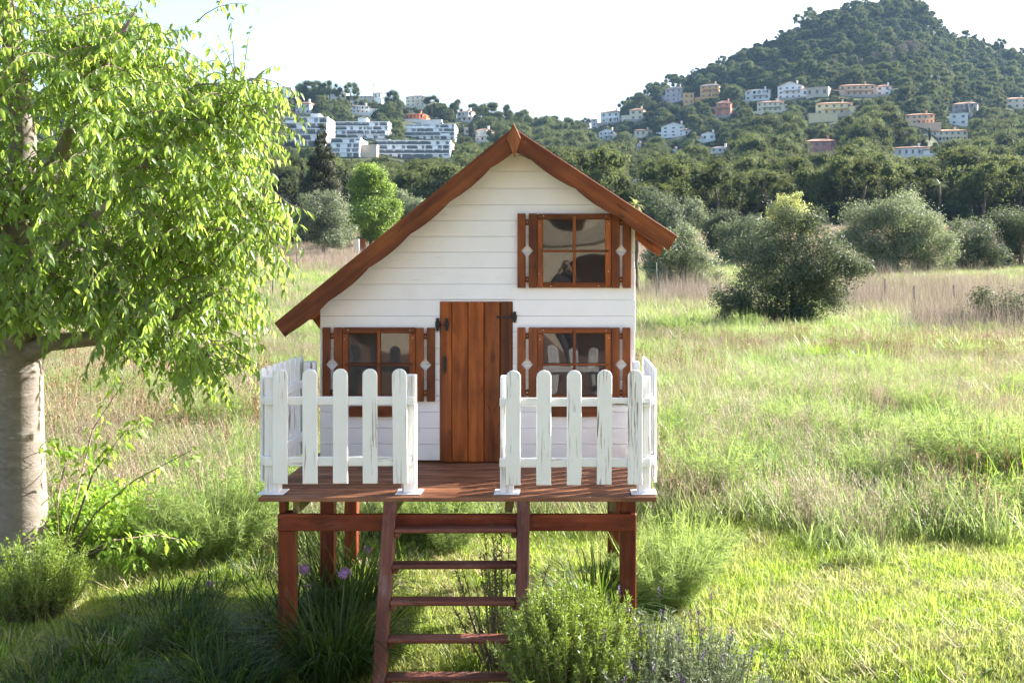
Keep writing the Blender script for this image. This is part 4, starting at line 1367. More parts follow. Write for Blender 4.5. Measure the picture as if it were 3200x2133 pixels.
grow('olive_tree', 'pale silvery olive bush right beside the playhouse roof end', 'tree', [(2085, 790, 58), (2150, 770, 62), (2205, 830, 52), (2110, 850, 65), (2180, 880, 55), (2070, 880, 45), (2140, 735, 42), (2050, 760, 40), (2030, 830, 40)], 58, M['olive'], 0.17, 36, 2130, 5, 0.42, 0.12, group=OG)
grow('olive_tree', 'dark olive tree behind the lone bushy one', 'tree', [(2290, 735, 52), (2345, 715, 52), (2270, 800, 45), (2340, 790, 60), (2390, 770, 45)], 84, M['olive_dark'], 0.22, 24, 2310, 6, 0.42, 0.18, group=OG)
grow('olive_tree', 'small dark olive tree left of two taller ones', 'tree', [(2250, 690, 42), (2215, 720, 30), (2285, 700, 35), (2235, 760, 42)], 100, M['olive_dark'], 0.25, 22, 2245, 7, 0.42, 0.15, group=OG)
grow('leafy_tree', 'bright yellow green tree just coming into leaf beyond the olives', 'tree', [(2430, 660, 34), (2475, 645, 38), (2515, 665, 34), (2465, 700, 48), (2505, 715, 40), (2440, 620, 16), (2490, 612, 15), (2420, 715, 35)], 104, M['yellowgreen'], 0.26, 12, 2470, 8, 0.5, 0.14)
grow('leafy_tree', 'round mid green tree under the end of the playhouse roof', 'tree', [(2040, 655, 55), (2090, 660, 50), (2000, 690, 48), (2065, 700, 55), (2020, 625, 35)], 118, M['olive_dark'], 0.28, 20, 2050, 9, 0.42, 0.2)
grow('leafy_tree', 'greyish twiggy tree next to the round mid green one', 'tree', [(2160, 665, 38), (2190, 690, 38), (2140, 700, 38), (2175, 640, 24)], 122, M['olive'], 0.28, 15, 2165, 10, 0.42, 0.16)
grow('leafy_tree', 'tall vivid green tree with a billowing crown left of the playhouse', 'tree',
     [(1150, 545, 34), (1185, 560, 32), (1130, 585, 40), (1195, 610, 38), (1160, 630, 45), (1215, 660, 32), (1140, 680, 45), (1195, 690, 45), (1225, 680, 20), (1120, 640, 30), (1150, 725, 40), (1195, 735, 30), (1165, 525, 18)], 108, M['lime'], 0.24, 30, 1160, 11, 0.55, 0.2)
grow('olive_tree', 'round silvery olive tree in front of the dark conifer', 'tree', [(985, 655, 45), (1030, 640, 45), (1060, 690, 42), (1010, 700, 55), (965, 710, 40), (1075, 735, 28), (1000, 745, 40), (1040, 745, 40), (1000, 615, 22)], 98, M['olive'], 0.22, 26, 1010, 12, 0.42, 0.2, group=OG)
grow('olive_tree', 'olive tree half hidden behind the left slope of the playhouse roof', 'tree', [(1270, 640, 34), (1300, 655, 34), (1250, 680, 34), (1290, 690, 42), (1330, 670, 38)], 126, M['olive'], 0.28, 20, 1280, 13, 0.42, 0.18, group=OG)
for i, (p_, lab) in enumerate(((120, 'olive tree far behind the leafy tree trunk'), (430, 'olive tree seen through gaps in the leafy tree crown'), (690, 'olive tree just behind the tips of the hanging leaves'), (860, 'olive tree close beside the hanging leaves at the meadow edge'))):
    grow('olive_tree', lab, 'tree', [(p_ - 40, 690, 45), (p_ + 25, 670, 50), (p_ + 60, 720, 42), (p_, 730, 50)], 104 + 4 * i, M['olive' if i % 2 else 'olive_dark'], 0.26, 20, p_, 30 + i, 0.42, 0.2, group=OG)

def cone_tree(name, label, px, top, base, D, width, mat, seed, size, per_area, bark='bark_dark', tiers=10, power=0.85, col=False, cat='tree', group=None):
    rs = np.random.RandomState(seed)
    x = (px - VPX) / FPX * D
    b = Vector((x, D, tz(x, D)))
    ht = CAM_Z + (VPY - top) / FPX * D - b.z
    w = width / 2 * D / FPX
    pf = []
    for i in range(tiers):
        t = (i + 0.3) / tiers
        rr = w * ((1 - t) ** power) if not col else w * (math.sin(math.pi * (0.12 + 0.86 * t)) ** 0.6)
        n = 1 if col else (1 if t > .9 else max(3, int(8 * (1 - t) + 2)))
        for k in range(n):
            a = 2 * math.pi * k / n + rs.uniform(0, 1)
            q = 0.0 if col else rr * rs.uniform(0.35, 0.75)
            pf.append((q * math.cos(a), q * math.sin(a), ht * (0.03 + 0.95 * t) + rs.uniform(-.02, .02) * ht, max(rr * (1.0 if col else 0.42), (0.25 if col else 0.10) * w)))
    cm = crown('crown', mat, pf, per_area, size, 0.28, seed, core=0.7, flat=1.3 if col else 0.8, up=0.0 if not col else 0.3, jitter=0.7, droop=0.0 if col else 0.5)
    tm = trunk_mesh('trunk', M[bark], ht * 0.9, w * 0.12 + 0.1, 0.04, seed, 0.0)
    return put(name, label, cat, cm, tm, b, group=group)
cone_tree('conifer_tree', 'tall dark brownish conifer with a pointed top left of the playhouse', 1004, 378, 735, 118, 215, M['conifer'], 41, 0.4, 40, tiers=16, power=0.85)
CG = 'slim cypresses by the meadow edge'
cone_tree('cypress_tree', 'slim dark cypress close to the hanging leaves', 945, 500, 740, 124, 34, M['cypress'], 42, 0.35, 30, col=True, tiers=9, group=CG)
cone_tree('cypress_tree', 'slim dark cypress between the dark conifer and the vivid green tree', 1081, 512, 740, 112, 34, M['cypress'], 43, 0.35, 30, col=True, tiers=9, group=CG)
cone_tree('cypress_tree', 'thin short cypress poking up beside the vivid green tree', 1219, 545, 740, 140, 16, M['cypress'], 44, 0.35, 30, col=True, tiers=8, group=CG)
cone_tree('conifer_tree', 'pale layered conifer standing before the dark pines', 2388, 560, 740, 138, 95, M['conifer'], 45, 0.4, 22, tiers=9, power=0.9)
HG = 'cypresses in the hillside gardens'
for i, (a, t, b, w, lab) in enumerate(((2588, 380, 430, 12, 'slim cypress above the pink villa'), (2905, 398, 432, 8, 'slim cypress in front of the wide peach villa'), (2872, 402, 430, 8, 'cypress at the corner of the wide peach villa'), (3024, 326, 372, 9, 'cypress before the pinkish grey arches'),
                                      (3047, 334, 372, 8, 'shorter cypress before the pinkish grey arches'), (2834, 385, 412, 8, 'small cypress left of the wide peach villa'), (1112, 252, 296, 12, 'pointed cypress on the skyline of the ridge'), (1181, 346, 380, 10, 'cypress above the apartment blocks'), (1475, 380, 440, 20, 'dark cypress beside the small beige house'), (2924, 235, 300, 22, 'pointed light green conifer high on the slope'))):
    D = ground_hit(a, b + 6, 100, 990)
    cone_tree('cypress_tree', lab, a, t, b, D - 3, w * 1.5, M['cypress'], 50 + i, 0.9, 6, col=True, tiers=8, group=HG)

def palm(px, top, D, label, crown_px, seed, n=22, bright=False, base_py=None, group='palms among the pines'):
    rs = np.random.RandomState(seed)
    x = (px - VPX) / FPX * D
    b = Vector((x, D, tz(x, D)))
    ht = CAM_Z + (VPY - top) / FPX * D - b.z
    L = crown_px * D / FPX
    V, F, RR = [], [], []
    for i in range(n):
        a = 2 * math.pi * i / n + rs.uniform(-.2, .2)
        el = rs.uniform(-0.5, 1.2)
        segs = 5
        pts = []
        p = np.array([0, 0, ht]); d = np.array([math.cos(a) * math.cos(el), math.sin(a) * math.cos(el), math.sin(el)])
        for s in range(segs + 1):
            pts.append(p.copy()); p = p + d * L / segs; d = d + np.array([0, 0, -0.22]); d /= np.linalg.norm(d)
        side = np.array([-math.sin(a), math.cos(a), 0])
        for s in range(segs):
            wid = L * 0.13 * (1 - abs(s - 2) / 4)
            for sg in (-1, 1):
                for q in range(3):
                    u = q / 3
                    c0 = pts[s] * (1 - u) + pts[s + 1] * u; c1 = pts[s] * (1 - u - .22) + pts[s + 1] * (u + .22)
                    tip = c1 + side * sg * wid * 1.6 + (pts[s + 1] - pts[s]) * 0.5 + np.array([0, 0, -wid * .5])
                    k = len(V); V += [c0, c1, tip]; F.append((k, k + 1, k + 2)); RR += [rs.rand()] * 3
    cm = np_mesh('fronds', V, F, M['yellowgreen' if bright else 'palm'], RR)
    tm = trunk_mesh('trunk', M['bark'], ht, 0.05 * L + 0.12, 0.04 * L + 0.1, seed, 0.02)
    t = put('palm_tree', label, 'palm', cm, tm, b, group=group)
    t.children[0].name = 'fronds'
    return t
palm(2020, 590, 152, 'palm with a full round head nearest the playhouse roof', 30, 1)
palm(2076, 592, 154, 'palm with pale drooping fronds beside the full headed one', 34, 2)
palm(2938, 578, 168, 'tall palm with a tattered head among the dark pines', 32, 3, 16)
palm(2708, 640, 150, 'ragged dry palm rising behind the tallest olive', 26, 4, 14)
palm(1988, 640, 62, 'low bright yellow green fan palm touching the roof end', 34, 5, 18, True)
palm(2437, 242, 640, 'lone palm above the big three storey white villa', 10, 6, 12)
palm(2788, 250, 690, 'palm above the white terrace villa', 9, 7, 12)
palm(1167, 265, 592, 'small palm silhouetted on the ridge', 8, 8, 12)
palm(2955, 352, 560, 'palm in front of the white cube house', 11, 9, 12)
for i, (a, b) in enumerate(((2765, 372), (2790, 380), (2752, 388))):
    palm(a, b, 545, 'palm of the small grove below the stone terrace', 11, 20 + i, 12, group='palm grove on the hillside')

# bare, leafless trees on the slope
for i, (a, b, h) in enumerate(((2600, 225, 9), (2665, 205, 9), (2740, 215, 12), (2780, 205, 12), (2820, 190, 12), (2855, 185, 14), (2375, 235, 7), (2790, 225, 8), (2700, 222, 9))):
    D = ground_hit(a, b, 100, 990)
    rs2 = np.random.RandomState(900 + i)
    x = (a - VPX) / FPX * D
    pf = [(rs2.uniform(-.28, .28) * h, rs2.uniform(-.25, .25) * h, h * rs2.uniform(.4, .9), h * rs2.uniform(.12, .2)) for _ in range(9)]
    cm = crown('crown', M['dead'], pf, 4.0, 0.7, 0.16, 900 + i, core=0, up=0.4, jitter=1.2, inner=.6)
    put('bare_tree', 'leafless greyish mauve tree on the upper slope of the peak', 'tree', cm, trunk_mesh('trunk', M['bark'], h * .7, .2, .06, i), (x, D, tz(x, D) - .3), group='leafless trees on the peak')

# ------------------------------------------------------------------ the big leafy tree beside the playhouse
M['tree_bark'] = None
def tree_bark():
    m, nt, nodes, links = new_mat('smooth_grey_bark')
    v = coords(nt, (4.0, 4.0, 9.0), rand_off=False)
    n1 = noise(nt, v, 1.6, 6, 0.65, 0.8)
    v2 = coords(nt, (5.0, 5.0, 22.0), rand_off=False)
    n2 = noise(nt, v2, 1.0, 4, 0.6)
    r = ramp(nt, [(0.35, (0.165, 0.14, 0.122)), (0.55, (0.215, 0.185, 0.162)), (0.72, (0.27, 0.24, 0.215))])
    links.new(n1, r.inputs[0])
    r2 = ramp(nt, [(0.60, (0, 0, 0)), (0.66, (1, 1, 1))])
    links.new(n2, r2.inputs[0])
    v3 = coords(nt, (2, 2, 2), rand_off=False)
    n3 = ramp(nt, [(0.5, (0, 0, 0)), (0.6, (1, 1, 1))]); links.new(noise(nt, v3, 1.1, 2), n3.inputs[0])
    c = mixc(nt, math_n(nt, 'MULTIPLY', math_n(nt, 'MULTIPLY', r2.outputs[0], n3.outputs[0]), 0.75), r.outputs[0], (0.5, 0.47, 0.45))
    finish(nt, c, 0.8, n1, 0.012, 0.2)
    return m
M['tree_bark'] = tree_bark()
M['tree_leaf'] = leafmat('drooping_tree_leaves', ((0.052, 0.115, 0.02), (0.11, 0.195, 0.034), (0.22, 0.32, 0.08)), (0.42, 0.58, 0.09), 0.52, 0.42, 0.5, 0.0)
def leaf_geo(p, ax, nr, L, W, curl):
    """a folded, drooping pointed leaf: 8 points, 8 triangles each (vectorised)"""
    n = len(p)
    ax = ax / np.linalg.norm(ax, axis=1, keepdims=True)
    sd = np.cross(ax, nr); sd /= np.linalg.norm(sd, axis=1, keepdims=True) + 1e-9
    up = np.cross(sd, ax)
    L = L[:, None]; W = W[:, None]; cu = curl[:, None]
    def at(t, s, lift): return p + ax * L * t + sd * W * s + up * L * lift - up * cu * L * t * t
    V = np.stack([at(0, 0, 0), at(.30, -.46, .05), at(.28, 0, -.01), at(.30, .46, .05), at(.64, -.33, .04), at(.62, 0, -.01), at(.64, .33, .04), at(1.0, 0, 0)], 1)
    T = np.array([(0, 1, 2), (0, 2, 3), (1, 4, 5), (1, 5, 2), (2, 5, 6), (2, 6, 3), (4, 7, 5), (5, 7, 6)])
    F = (T[None] + (np.arange(n) * 8)[:, None, None]).reshape(-1, 3)
    return V.reshape(-1, 3), F
def big_tree():
    rs = np.random.RandomState(17)
    base = Vector((-4.39, 8.35, 0.0))
    t = thing('leafy_tree', 'large tree with drooping bright green leaves and a smooth grey trunk beside the playhouse', 'tree', base)
    bm = bmesh.new()
    tr = [(-4.36, 8.35, -0.25), (-4.37, 8.35, 0.0), (-4.40, 8.35, 0.25), (-4.415, 8.35, 0.8), (-4.425, 8.35, 1.4), (-4.44, 8.35, 1.95), (-4.46, 8.36, 2.35), (-4.44, 8.37, 2.9), (-4.42, 8.4, 3.5), (-4.5, 8.4, 4.2), (-4.6, 8.4, 4.9)]
    add_tube(bm, tr, [0.30, 0.25, 0.205, 0.185, 0.18, 0.19, 0.15, 0.115, 0.10, 0.08, 0.05], 14)
    limbs = [([(-4.42, 8.33, 1.72), (-4.1, 8.2, 1.86), (-3.7, 8.1, 1.9), (-3.25, 8.02, 1.98), (-2.9, 7.95, 2.15), (-2.6, 7.9, 2.3)], [0.10, 0.07, 0.06, 0.052, 0.035, 0.02]),
             ([(-4.43, 8.33, 1.8), (-4.2, 8.2, 2.15), (-4.12, 8.15, 2.3)], [0.12, 0.10, 0.085]),
             ([(-4.44, 8.35, 2.3), (-3.9, 8.3, 2.75), (-3.3, 8.2, 3.3), (-2.8, 8.1, 3.6)], [0.08, 0.06, 0.04, 0.02]),
             ([(-4.44, 8.37, 2.8), (-4.0, 8.2, 3.4), (-3.6, 8.0, 4.0), (-3.3, 7.9, 4.4)], [0.07, 0.05, 0.035, 0.015]),
             ([(-4.44, 8.37, 2.6), (-5.0, 8.2, 3.2), (-5.6, 8.1, 3.7), (-6.2, 8.0, 4.2)], [0.08, 0.06, 0.04, 0.02]),
             ([(-4.44, 8.3, 2.4), (-4.7, 7.8, 2.9), (-4.9, 7.2, 3.3)], [0.07, 0.05, 0.02]),
             ([(-4.44, 8.4, 2.9), (-4.2, 9.0, 3.5), (-4.0, 9.6, 4.0)], [0.07, 0.05, 0.02]),
             ([(-4.2, 8.2, 2.3), (-3.6, 7.6, 2.7), (-3.2, 7.2, 2.9)], [0.06, 0.04, 0.02])]
    for pth, rad in limbs: add_tube(bm, pth, rad, 8)
    # surface roots
    for a in (0.4, 1.7, 2.9, 4.1, 5.2):
        add_tube(bm, [(-4.37 + .12 * math.cos(a), 8.35 + .12 * math.sin(a), 0.16), (-4.37 + .32 * math.cos(a), 8.35 + .32 * math.sin(a), 0.02), (-4.37 + .6 * math.cos(a), 8.35 + .6 * math.sin(a), -0.08)], [0.10, 0.07, 0.03], 6)
    bmesh.ops.recalc_face_normals(bm, faces=bm.faces)
    bm.transform(Matrix.Translation(-base))
    link('trunk', bm_mesh('trunk', bm, M['tree_bark'], True), t, base)
    # twig starts, spread over the crown's lobes
    lobes = [((-5.35, 8.4, 4.1), (2.0, 1.8, 1.9), 960), ((-3.75, 8.15, 3.1), (1.35, 1.5, 1.34), 1300), ((-3.05, 7.85, 2.15), (0.55, 0.75, 0.6), 230), ((-2.85, 8.0, 3.15), (0.55, 0.8, 0.8), 290), ((-4.6, 7.7, 2.6), (1.3, 0.9, 0.8), 420), ((-3.3, 7.9, 3.95), (0.55, 0.7, 0.42), 150), ((-4.75, 7.9, 4.75), (0.9, 0.8, 0.6), 260), ((-2.5, 7.95, 3.78), (0.3, 0.4, 0.26), 42), ((-2.42, 7.9, 2.75), (0.28, 0.4, 0.3), 42), ((-2.85, 7.8, 1.72), (0.42, 0.4, 0.25), 50)]
    st, outd = [], []
    for c, r, n in lobes:
        d = rand_dirs(rs, n)
        q = rs.uniform(0.5, 1.0, n) ** 0.55
        st.append(np.array(c) + d * np.array(r) * q[:, None]); outd.append(d)
    extra = [(-2.4, 8.0, 3.62, .9, .25), (-2.25, 7.95, 3.58, 1.0, .1), (-2.55, 7.9, 3.7, 1.0, .3), (-2.4, 7.9, 3.0, 1, -.1), (-2.5, 7.9, 2.2, 1, -.3), (-2.7, 7.9, 4.45, .5, .9), (-3.4, 7.9, 4.55, .2, 1.), (-2.25, 7.9, 2.72, .9, -.2), (-2.62, 7.9, 4.55, .4, .9), (-2.9, 7.8, 1.75, .3, -.6), (-2.55, 7.85, 1.85, .6, -.5), (-2.7, 7.8, 1.7, .4, -.6)]
    st.append(np.array([e[:3] for e in extra])); outd.append(np.array([(e[3], -0.15, e[4]) for e in extra]))
    st = np.concatenate(st); outd = np.concatenate(outd)
    keep = (st[:, 2] > 1.55) & ~((st[:, 0] < -3.3) & (st[:, 2] < 2.1)) & ~((st[:, 0] < -3.0) & (st[:, 2] < 1.85))
    nz = np.sin(st[:, 0] * 5.1 + 1.0) * np.cos(st[:, 2] * 4.6 + .5) + np.sin(st[:, 1] * 4.0 + st[:, 2] * 2.7) * .7 + np.sin(st[:, 0] * 9.0 - st[:, 2] * 8.0) * .4
    keep &= (nz > -.85) | (np.arange(len(st)) >= len(st) - len(extra))
    st, outd = st[keep], outd[keep]
    outd[:, 2] = outd[:, 2] * 0.5 + 0.1
    outd += rs.normal(size=outd.shape) * 0.35
    outd /= np.linalg.norm(outd, axis=1, keepdims=True)
    bmt = bmesh.new()
    LP, LA, LN, LL, LW, LC, RR = [], [], [], [], [], [], []
    for p, d in zip(st, outd):
        L = rs.uniform(0.3, 0.62)
        pts = []
        q = p - d * L * 0.35
        dd = d.copy()
        m = 5
        for s in range(m + 1):
            pts.append(q.copy())
            q = q + dd * L / m
            dd = dd + np.array([0, 0, -0.26]); dd /= np.linalg.norm(dd)
        add_tube(bmt, [tuple(v - np.array(base)) for v in pts], [0.0055 * (1 - 0.8 * s / m) for s in range(m + 1)], 3, False)
        nl = rs.randint(12, 20)
        tone = rs.normal() * 0.14
        for k in range(nl):
            u = (k + 0.4) / nl * m
            i = min(int(u), m - 1); f = u - i
            pos = pts[i] * (1 - f) + pts[i + 1] * f
            tv = pts[i + 1] - pts[i]; tv /= np.linalg.norm(tv)
            sv = np.cross(tv, (0, 0, 1.0)); sv /= np.linalg.norm(sv) + 1e-6
            ax = tv * 0.35 + sv * (0.55 if k % 2 else -0.55) + np.array([0, 0, -0.85]) + rs.normal(size=3) * 0.28
            LP.append(pos); LA.append(ax); LN.append(np.array([0, -0.3, 1.0]) + d * .5 + rs.normal(size=3) * 0.5)
            LL.append(rs.uniform(0.05, 0.098)); LW.append(rs.uniform(0.32, 0.46)); LC.append(rs.uniform(0.0, 0.4)); RR.append(np.clip(0.5 + tone + rs.normal() * 0.16, 0, 1))
    LP, LA, LN = np.array(LP), np.array(LA), np.array(LN); LL = np.array(LL); LW = np.array(LW) * LL; LC = np.array(LC); RR = np.array(RR)
    # the leaves that show largest are parts of their own; all others one mesh
    vis = -(LP[:, 1]) + 0.5 * LP[:, 0] + rs.rand(len(LP)) * 0.6 + 6 * LL
    order = np.argsort(-vis)
    single, rest = order[:290], order[290:]
    V, F = leaf_geo(LP[rest] - np.array(base), LA[rest], LN[rest], LL[rest], LW[rest], LC[rest])
    props(link('foliage', np_mesh('foliage', V, F, M['tree_leaf'], np.repeat(RR[rest], 8)), t, base), kind='stuff')
    bmesh.ops.recalc_face_normals(bmt, faces=bmt.faces)
    props(link('twigs', bm_mesh('twigs', bmt, M['bark']), t, base), kind='stuff')
    kinds = []
    for i in range(6):
        v, f = leaf_geo(np.zeros((1, 3)), np.array([[0, 0, -1.0]]), np.array([[0, -1.0, 0.0]]), np.array([0.1]), np.array([0.04]), np.array([0.06 * i]))
        kinds.append(np_mesh('leaf', v, f, M['tree_leaf'], np.full(8, 0.2 + 0.12 * i)))
    for n, i in enumerate(single):
        o = link('leaf', kinds[n % 6], t, LP[i])
        a = Vector(LA[i]).normalized(); nv = Vector(LN[i])
        sdv = a.cross(nv).normalized(); upv = sdv.cross(a)
        # mesh frame: axis -Z, side = axis x normal, up = side x axis
        b0 = Vector((0, 0, -1)); s0 = b0.cross(Vector((0, -1, 0))).normalized(); u0 = s0.cross(b0)
        A = Matrix((b0, s0, u0)).transposed(); B = Matrix((a, sdv, upv)).transposed()
        o.rotation_euler = (B @ A.inverted()).to_euler()
        s = float(LL[i] / 0.1)
        o.scale = (s, s, s)
    return t
big_tree()

# ------------------------------------------------------------------ plants round the playhouse
M['rosemary'] = leafmat('rosemary_needles', ((0.07, 0.12, 0.02), (0.14, 0.22, 0.038), (0.26, 0.36, 0.09)), (0.36, 0.48, 0.07), 0.35, 0.4, 0.4, 0.1)
M['rosemary_dark'] = leafmat('dull_rosemary_needles', ((0.028, 0.05, 0.018), (0.055, 0.085, 0.03), (0.11, 0.15, 0.06)), (0.15, 0.22, 0.05), 0.3, 0.45, 0.4, 0.1)
M['lavender'] = leafmat('lavender_leaves', ((0.075, 0.10, 0.058), (0.14, 0.175, 0.10), (0.25, 0.285, 0.19)), (0.22, 0.27, 0.13), 0.25, 0.6, 0.3, 0.1)
M['lav_flower'] = leafmat('lavender_flowers', ((0.06, 0.035, 0.09), (0.10, 0.065, 0.14), (0.17, 0.12, 0.22)), (0.12, 0.07, 0.16), 0.2, 0.7, 0.2, 0.1)
M['strap'] = leafmat('dark_strap_leaves', ((0.012, 0.030, 0.009), (0.026, 0.055, 0.014), (0.06, 0.105, 0.03)), (0.16, 0.26, 0.03), 0.3, 0.45, 0.2, 0.1)  # dark green, darkened further to deepen the shade at lower left
M['fennel'] = leafmat('feathery_fennel', ((0.06, 0.10, 0.028), (0.12, 0.18, 0.05), (0.21, 0.28, 0.10)), (0.36, 0.48, 0.13), 0.42, 0.6, 0.25, 0.15)
M['lush'] = leafmat('lush_green_grass', ((0.07, 0.14, 0.012), (0.13, 0.24, 0.022), (0.22, 0.34, 0.05)), (0.32, 0.50, 0.045), 0.45, 0.4, 0.4, 0.15)
M['sapling'] = leafmat('sapling_leaves', ((0.10, 0.19, 0.02), (0.17, 0.29, 0.035), (0.27, 0.40, 0.07)), (0.36, 0.52, 0.06), 0.5, 0.45, 0.35, 0.1)
M['stem'] = plain('twig_stem', (0.17, 0.13, 0.10), 0.8, 0.2, 0, 0.3, 20)
M['green_stem'] = plain('green_flower_stalk', (0.09, 0.14, 0.05), 0.6, 0.3, 0, 0.2, 20)
M['lilac'] = leafmat('lilac_petals', ((0.30, 0.16, 0.36), (0.42, 0.24, 0.50), (0.55, 0.36, 0.62)), (0.40, 0.2, 0.5), 0.35, 0.6, 0.2, 0.1)

def blade_strip(p, az, L, w, bend, rs, segs=5, lift=1.25):
    """one arching strap leaf as a strip of quads"""
    V, F = [], []
    d = np.array([math.cos(az) * math.cos(lift), math.sin(az) * math.cos(lift), math.sin(lift)])
    side = np.array([-math.sin(az), math.cos(az), 0])
    q = np.array(p, float)
    for s in range(segs + 1):
        ww = w * (1 - (s / segs) ** 2.2) * 0.5 + 0.0004
        V += [q - side * ww, q + side * ww]
        q = q + d * L / segs
        d = d + np.array([math.cos(az) * bend * 0.12, math.sin(az) * bend * 0.12, -bend / segs * 1.15]); d /= np.linalg.norm(d)
    for s in range(segs):
        F.append((2 * s, 2 * s + 1, 2 * s + 3, 2 * s + 2))
    return V, F
def join(parts):
    V, F, Rn, off = [], [], [], 0
    for v, f, r in parts:
        V.append(np.asarray(v)); F.append(np.asarray(f) + off); off += len(v); Rn.append(np.full(len(v), r))
    return np.concatenate(V), np.concatenate(F), np.concatenate(Rn)
def strap_clump(label, x, y, n, L, spread, seed, flowers=(), w=0.012, name='strap_leaved_plant', mat='strap', group=None):
    rs = np.random.RandomState(seed)
    b = Vector((x, y, tz(x, y) - 0.01))
    t = thing(name, label, 'plant', b, group)
    parts = []
    for i in range(n):
        a = rs.uniform(0, 2 * math.pi); r = spread * math.sqrt(rs.rand())
        v, f = blade_strip((r * math.cos(a), r * math.sin(a), 0), a + rs.normal() * .6, L * rs.uniform(.55, 1.15), w * rs.uniform(.6, 1.2), rs.uniform(.5, 2.0), rs, 5, rs.uniform(1.0, 1.5))
        parts.append((v, f, np.clip(.5 + .25 * rs.normal(), 0, 1)))
    V, F, Rn = join(parts)
    props(link('foliage', np_mesh('foliage', V, F, M[mat], Rn), t, b), kind='stuff')
    for (fx_, fy_, fd, sz) in flowers:
        head = P(fx_, fy_, fd)
        bm = bmesh.new()
        foot = Vector((b.x + (head.x - b.x) * 0.35, b.y + (head.y - b.y) * .35, b.z))
        mid = (foot + head) / 2 + Vector((rs.uniform(-.02, .02), 0, 0))
        add_tube(bm, [foot - b, mid - b, head - b], [.0042, .0036, .003], 5)
        stalk = link('flower_stalk', bm_mesh('flower_stalk', bm, M['green_stem'], True), t, b)
        ps = []
        for k in range(16 if sz > .03 else 7):
            dv = rand_dirs(rs, 1)[0]; dv[2] = dv[2] * .8 + .25
            c = np.array(head - b) + dv * sz * .75
            a2 = rand_dirs(rs, 1)[0]
            u = np.cross(dv, a2); u /= np.linalg.norm(u); v2 = np.cross(dv, u)
            for j in range(6):
                an = j * math.pi / 3
                e = (u * math.cos(an) + v2 * math.sin(an)); s_ = np.cross(dv, e)
                pl_ = sz * .52
                ps.append((np.array([c, c + e * pl_ * .5 + s_ * pl_ * .17, c + e * pl_ + dv * pl_ * .1, c + e * pl_ * .5 - s_ * pl_ * .17]), np.array([(0, 1, 2, 3)]), rs.rand()))
        V, F, Rn = join(ps)
        o = bpy.data.objects.new('flower_head', np_mesh('flower_head', V, F, M['lilac'], Rn)); COL.objects.link(o); o.parent = t; ORG[o] = b
    return t
SG = 'strap leaved clumps under the platform'
def sx(px, D): return (px - VPX) / FPX * D
strap_clump('big dark grassy clump with two tall lilac flower heads under the platform', sx(1050, 6.35), 6.35, 520, 0.66, 0.24, 1, ((948, 1780, 6.55, .046), (1077, 1794, 6.5, .048), (965, 1832, 6.6, .022)), group=SG)
strap_clump('dark grassy clump behind the ladder rail with small lilac flowers', sx(1090, 7.5), 7.45, 420, 0.6, 0.28, 2, ((1150, 1720, 7.4, .034), (1248, 1819, 7.0, .026)), group=SG)
strap_clump('dark grassy clump in the shade left of the front leg', sx(700, 6.0), 6.0, 420, 0.52, 0.26, 3, (), group=SG)
strap_clump('glossy sunlit strap leaved clump behind the rear leg', sx(1095, 9.3), 9.3, 260, 0.5, 0.2, 4, (), 0.018, group=SG)
strap_clump('strap leaved clump behind the bright rosemary', sx(1850, 6.95), 6.95, 330, 0.66, 0.18, 5, (), 0.016, group=SG)
strap_clump('dark grassy clump between the ladder foot and the front leg', sx(900, 6.9), 6.9, 200, 0.5, 0.22, 6, (), group=SG)
strap_clump('grass clump coloured dark for the house shade at the lower picture edge left of the platform', sx(430, 5.75), 5.75, 340, 0.45, 0.3, 9, (), group=SG)  # added clump; its dark leaf colour stands in for deeper ground shade
strap_clump('grass clump coloured dark for shade between two others near the tree', sx(590, 6.7), 6.7, 260, 0.4, 0.26, 10, (), group=SG)  # also added to darken the shaded lawn by leaf colour
for i_, (p_, d_, l_) in enumerate(((150, 6.1, 'low grass patch coloured dark as shade in the corner below the trunk'), (290, 5.85, 'low grass patch coloured dark as shade along the lower edge'), (330, 6.6, 'low grass patch coloured dark as shade between the rosemary and the clumps'), (520, 7.3, 'low weeds coloured dark as shade at the edge of the house shadow'), (800, 8.1, 'dark low weeds beside the rear platform leg'), (1250, 8.9, 'dark weeds behind the ladder'))):
    strap_clump(l_, sx(p_, d_), d_, 240, 0.27, 0.32, 210 + i_, (), .012, group=SG)  # low dark clumps added so their colour deepens the lower left shade
strap_clump('small lilac flowered clump in front of the leafy tree', sx(655, 7.6), 7.6, 60, 0.3, 0.1, 8, ((655, 1826, 7.6, .034),), group=SG)

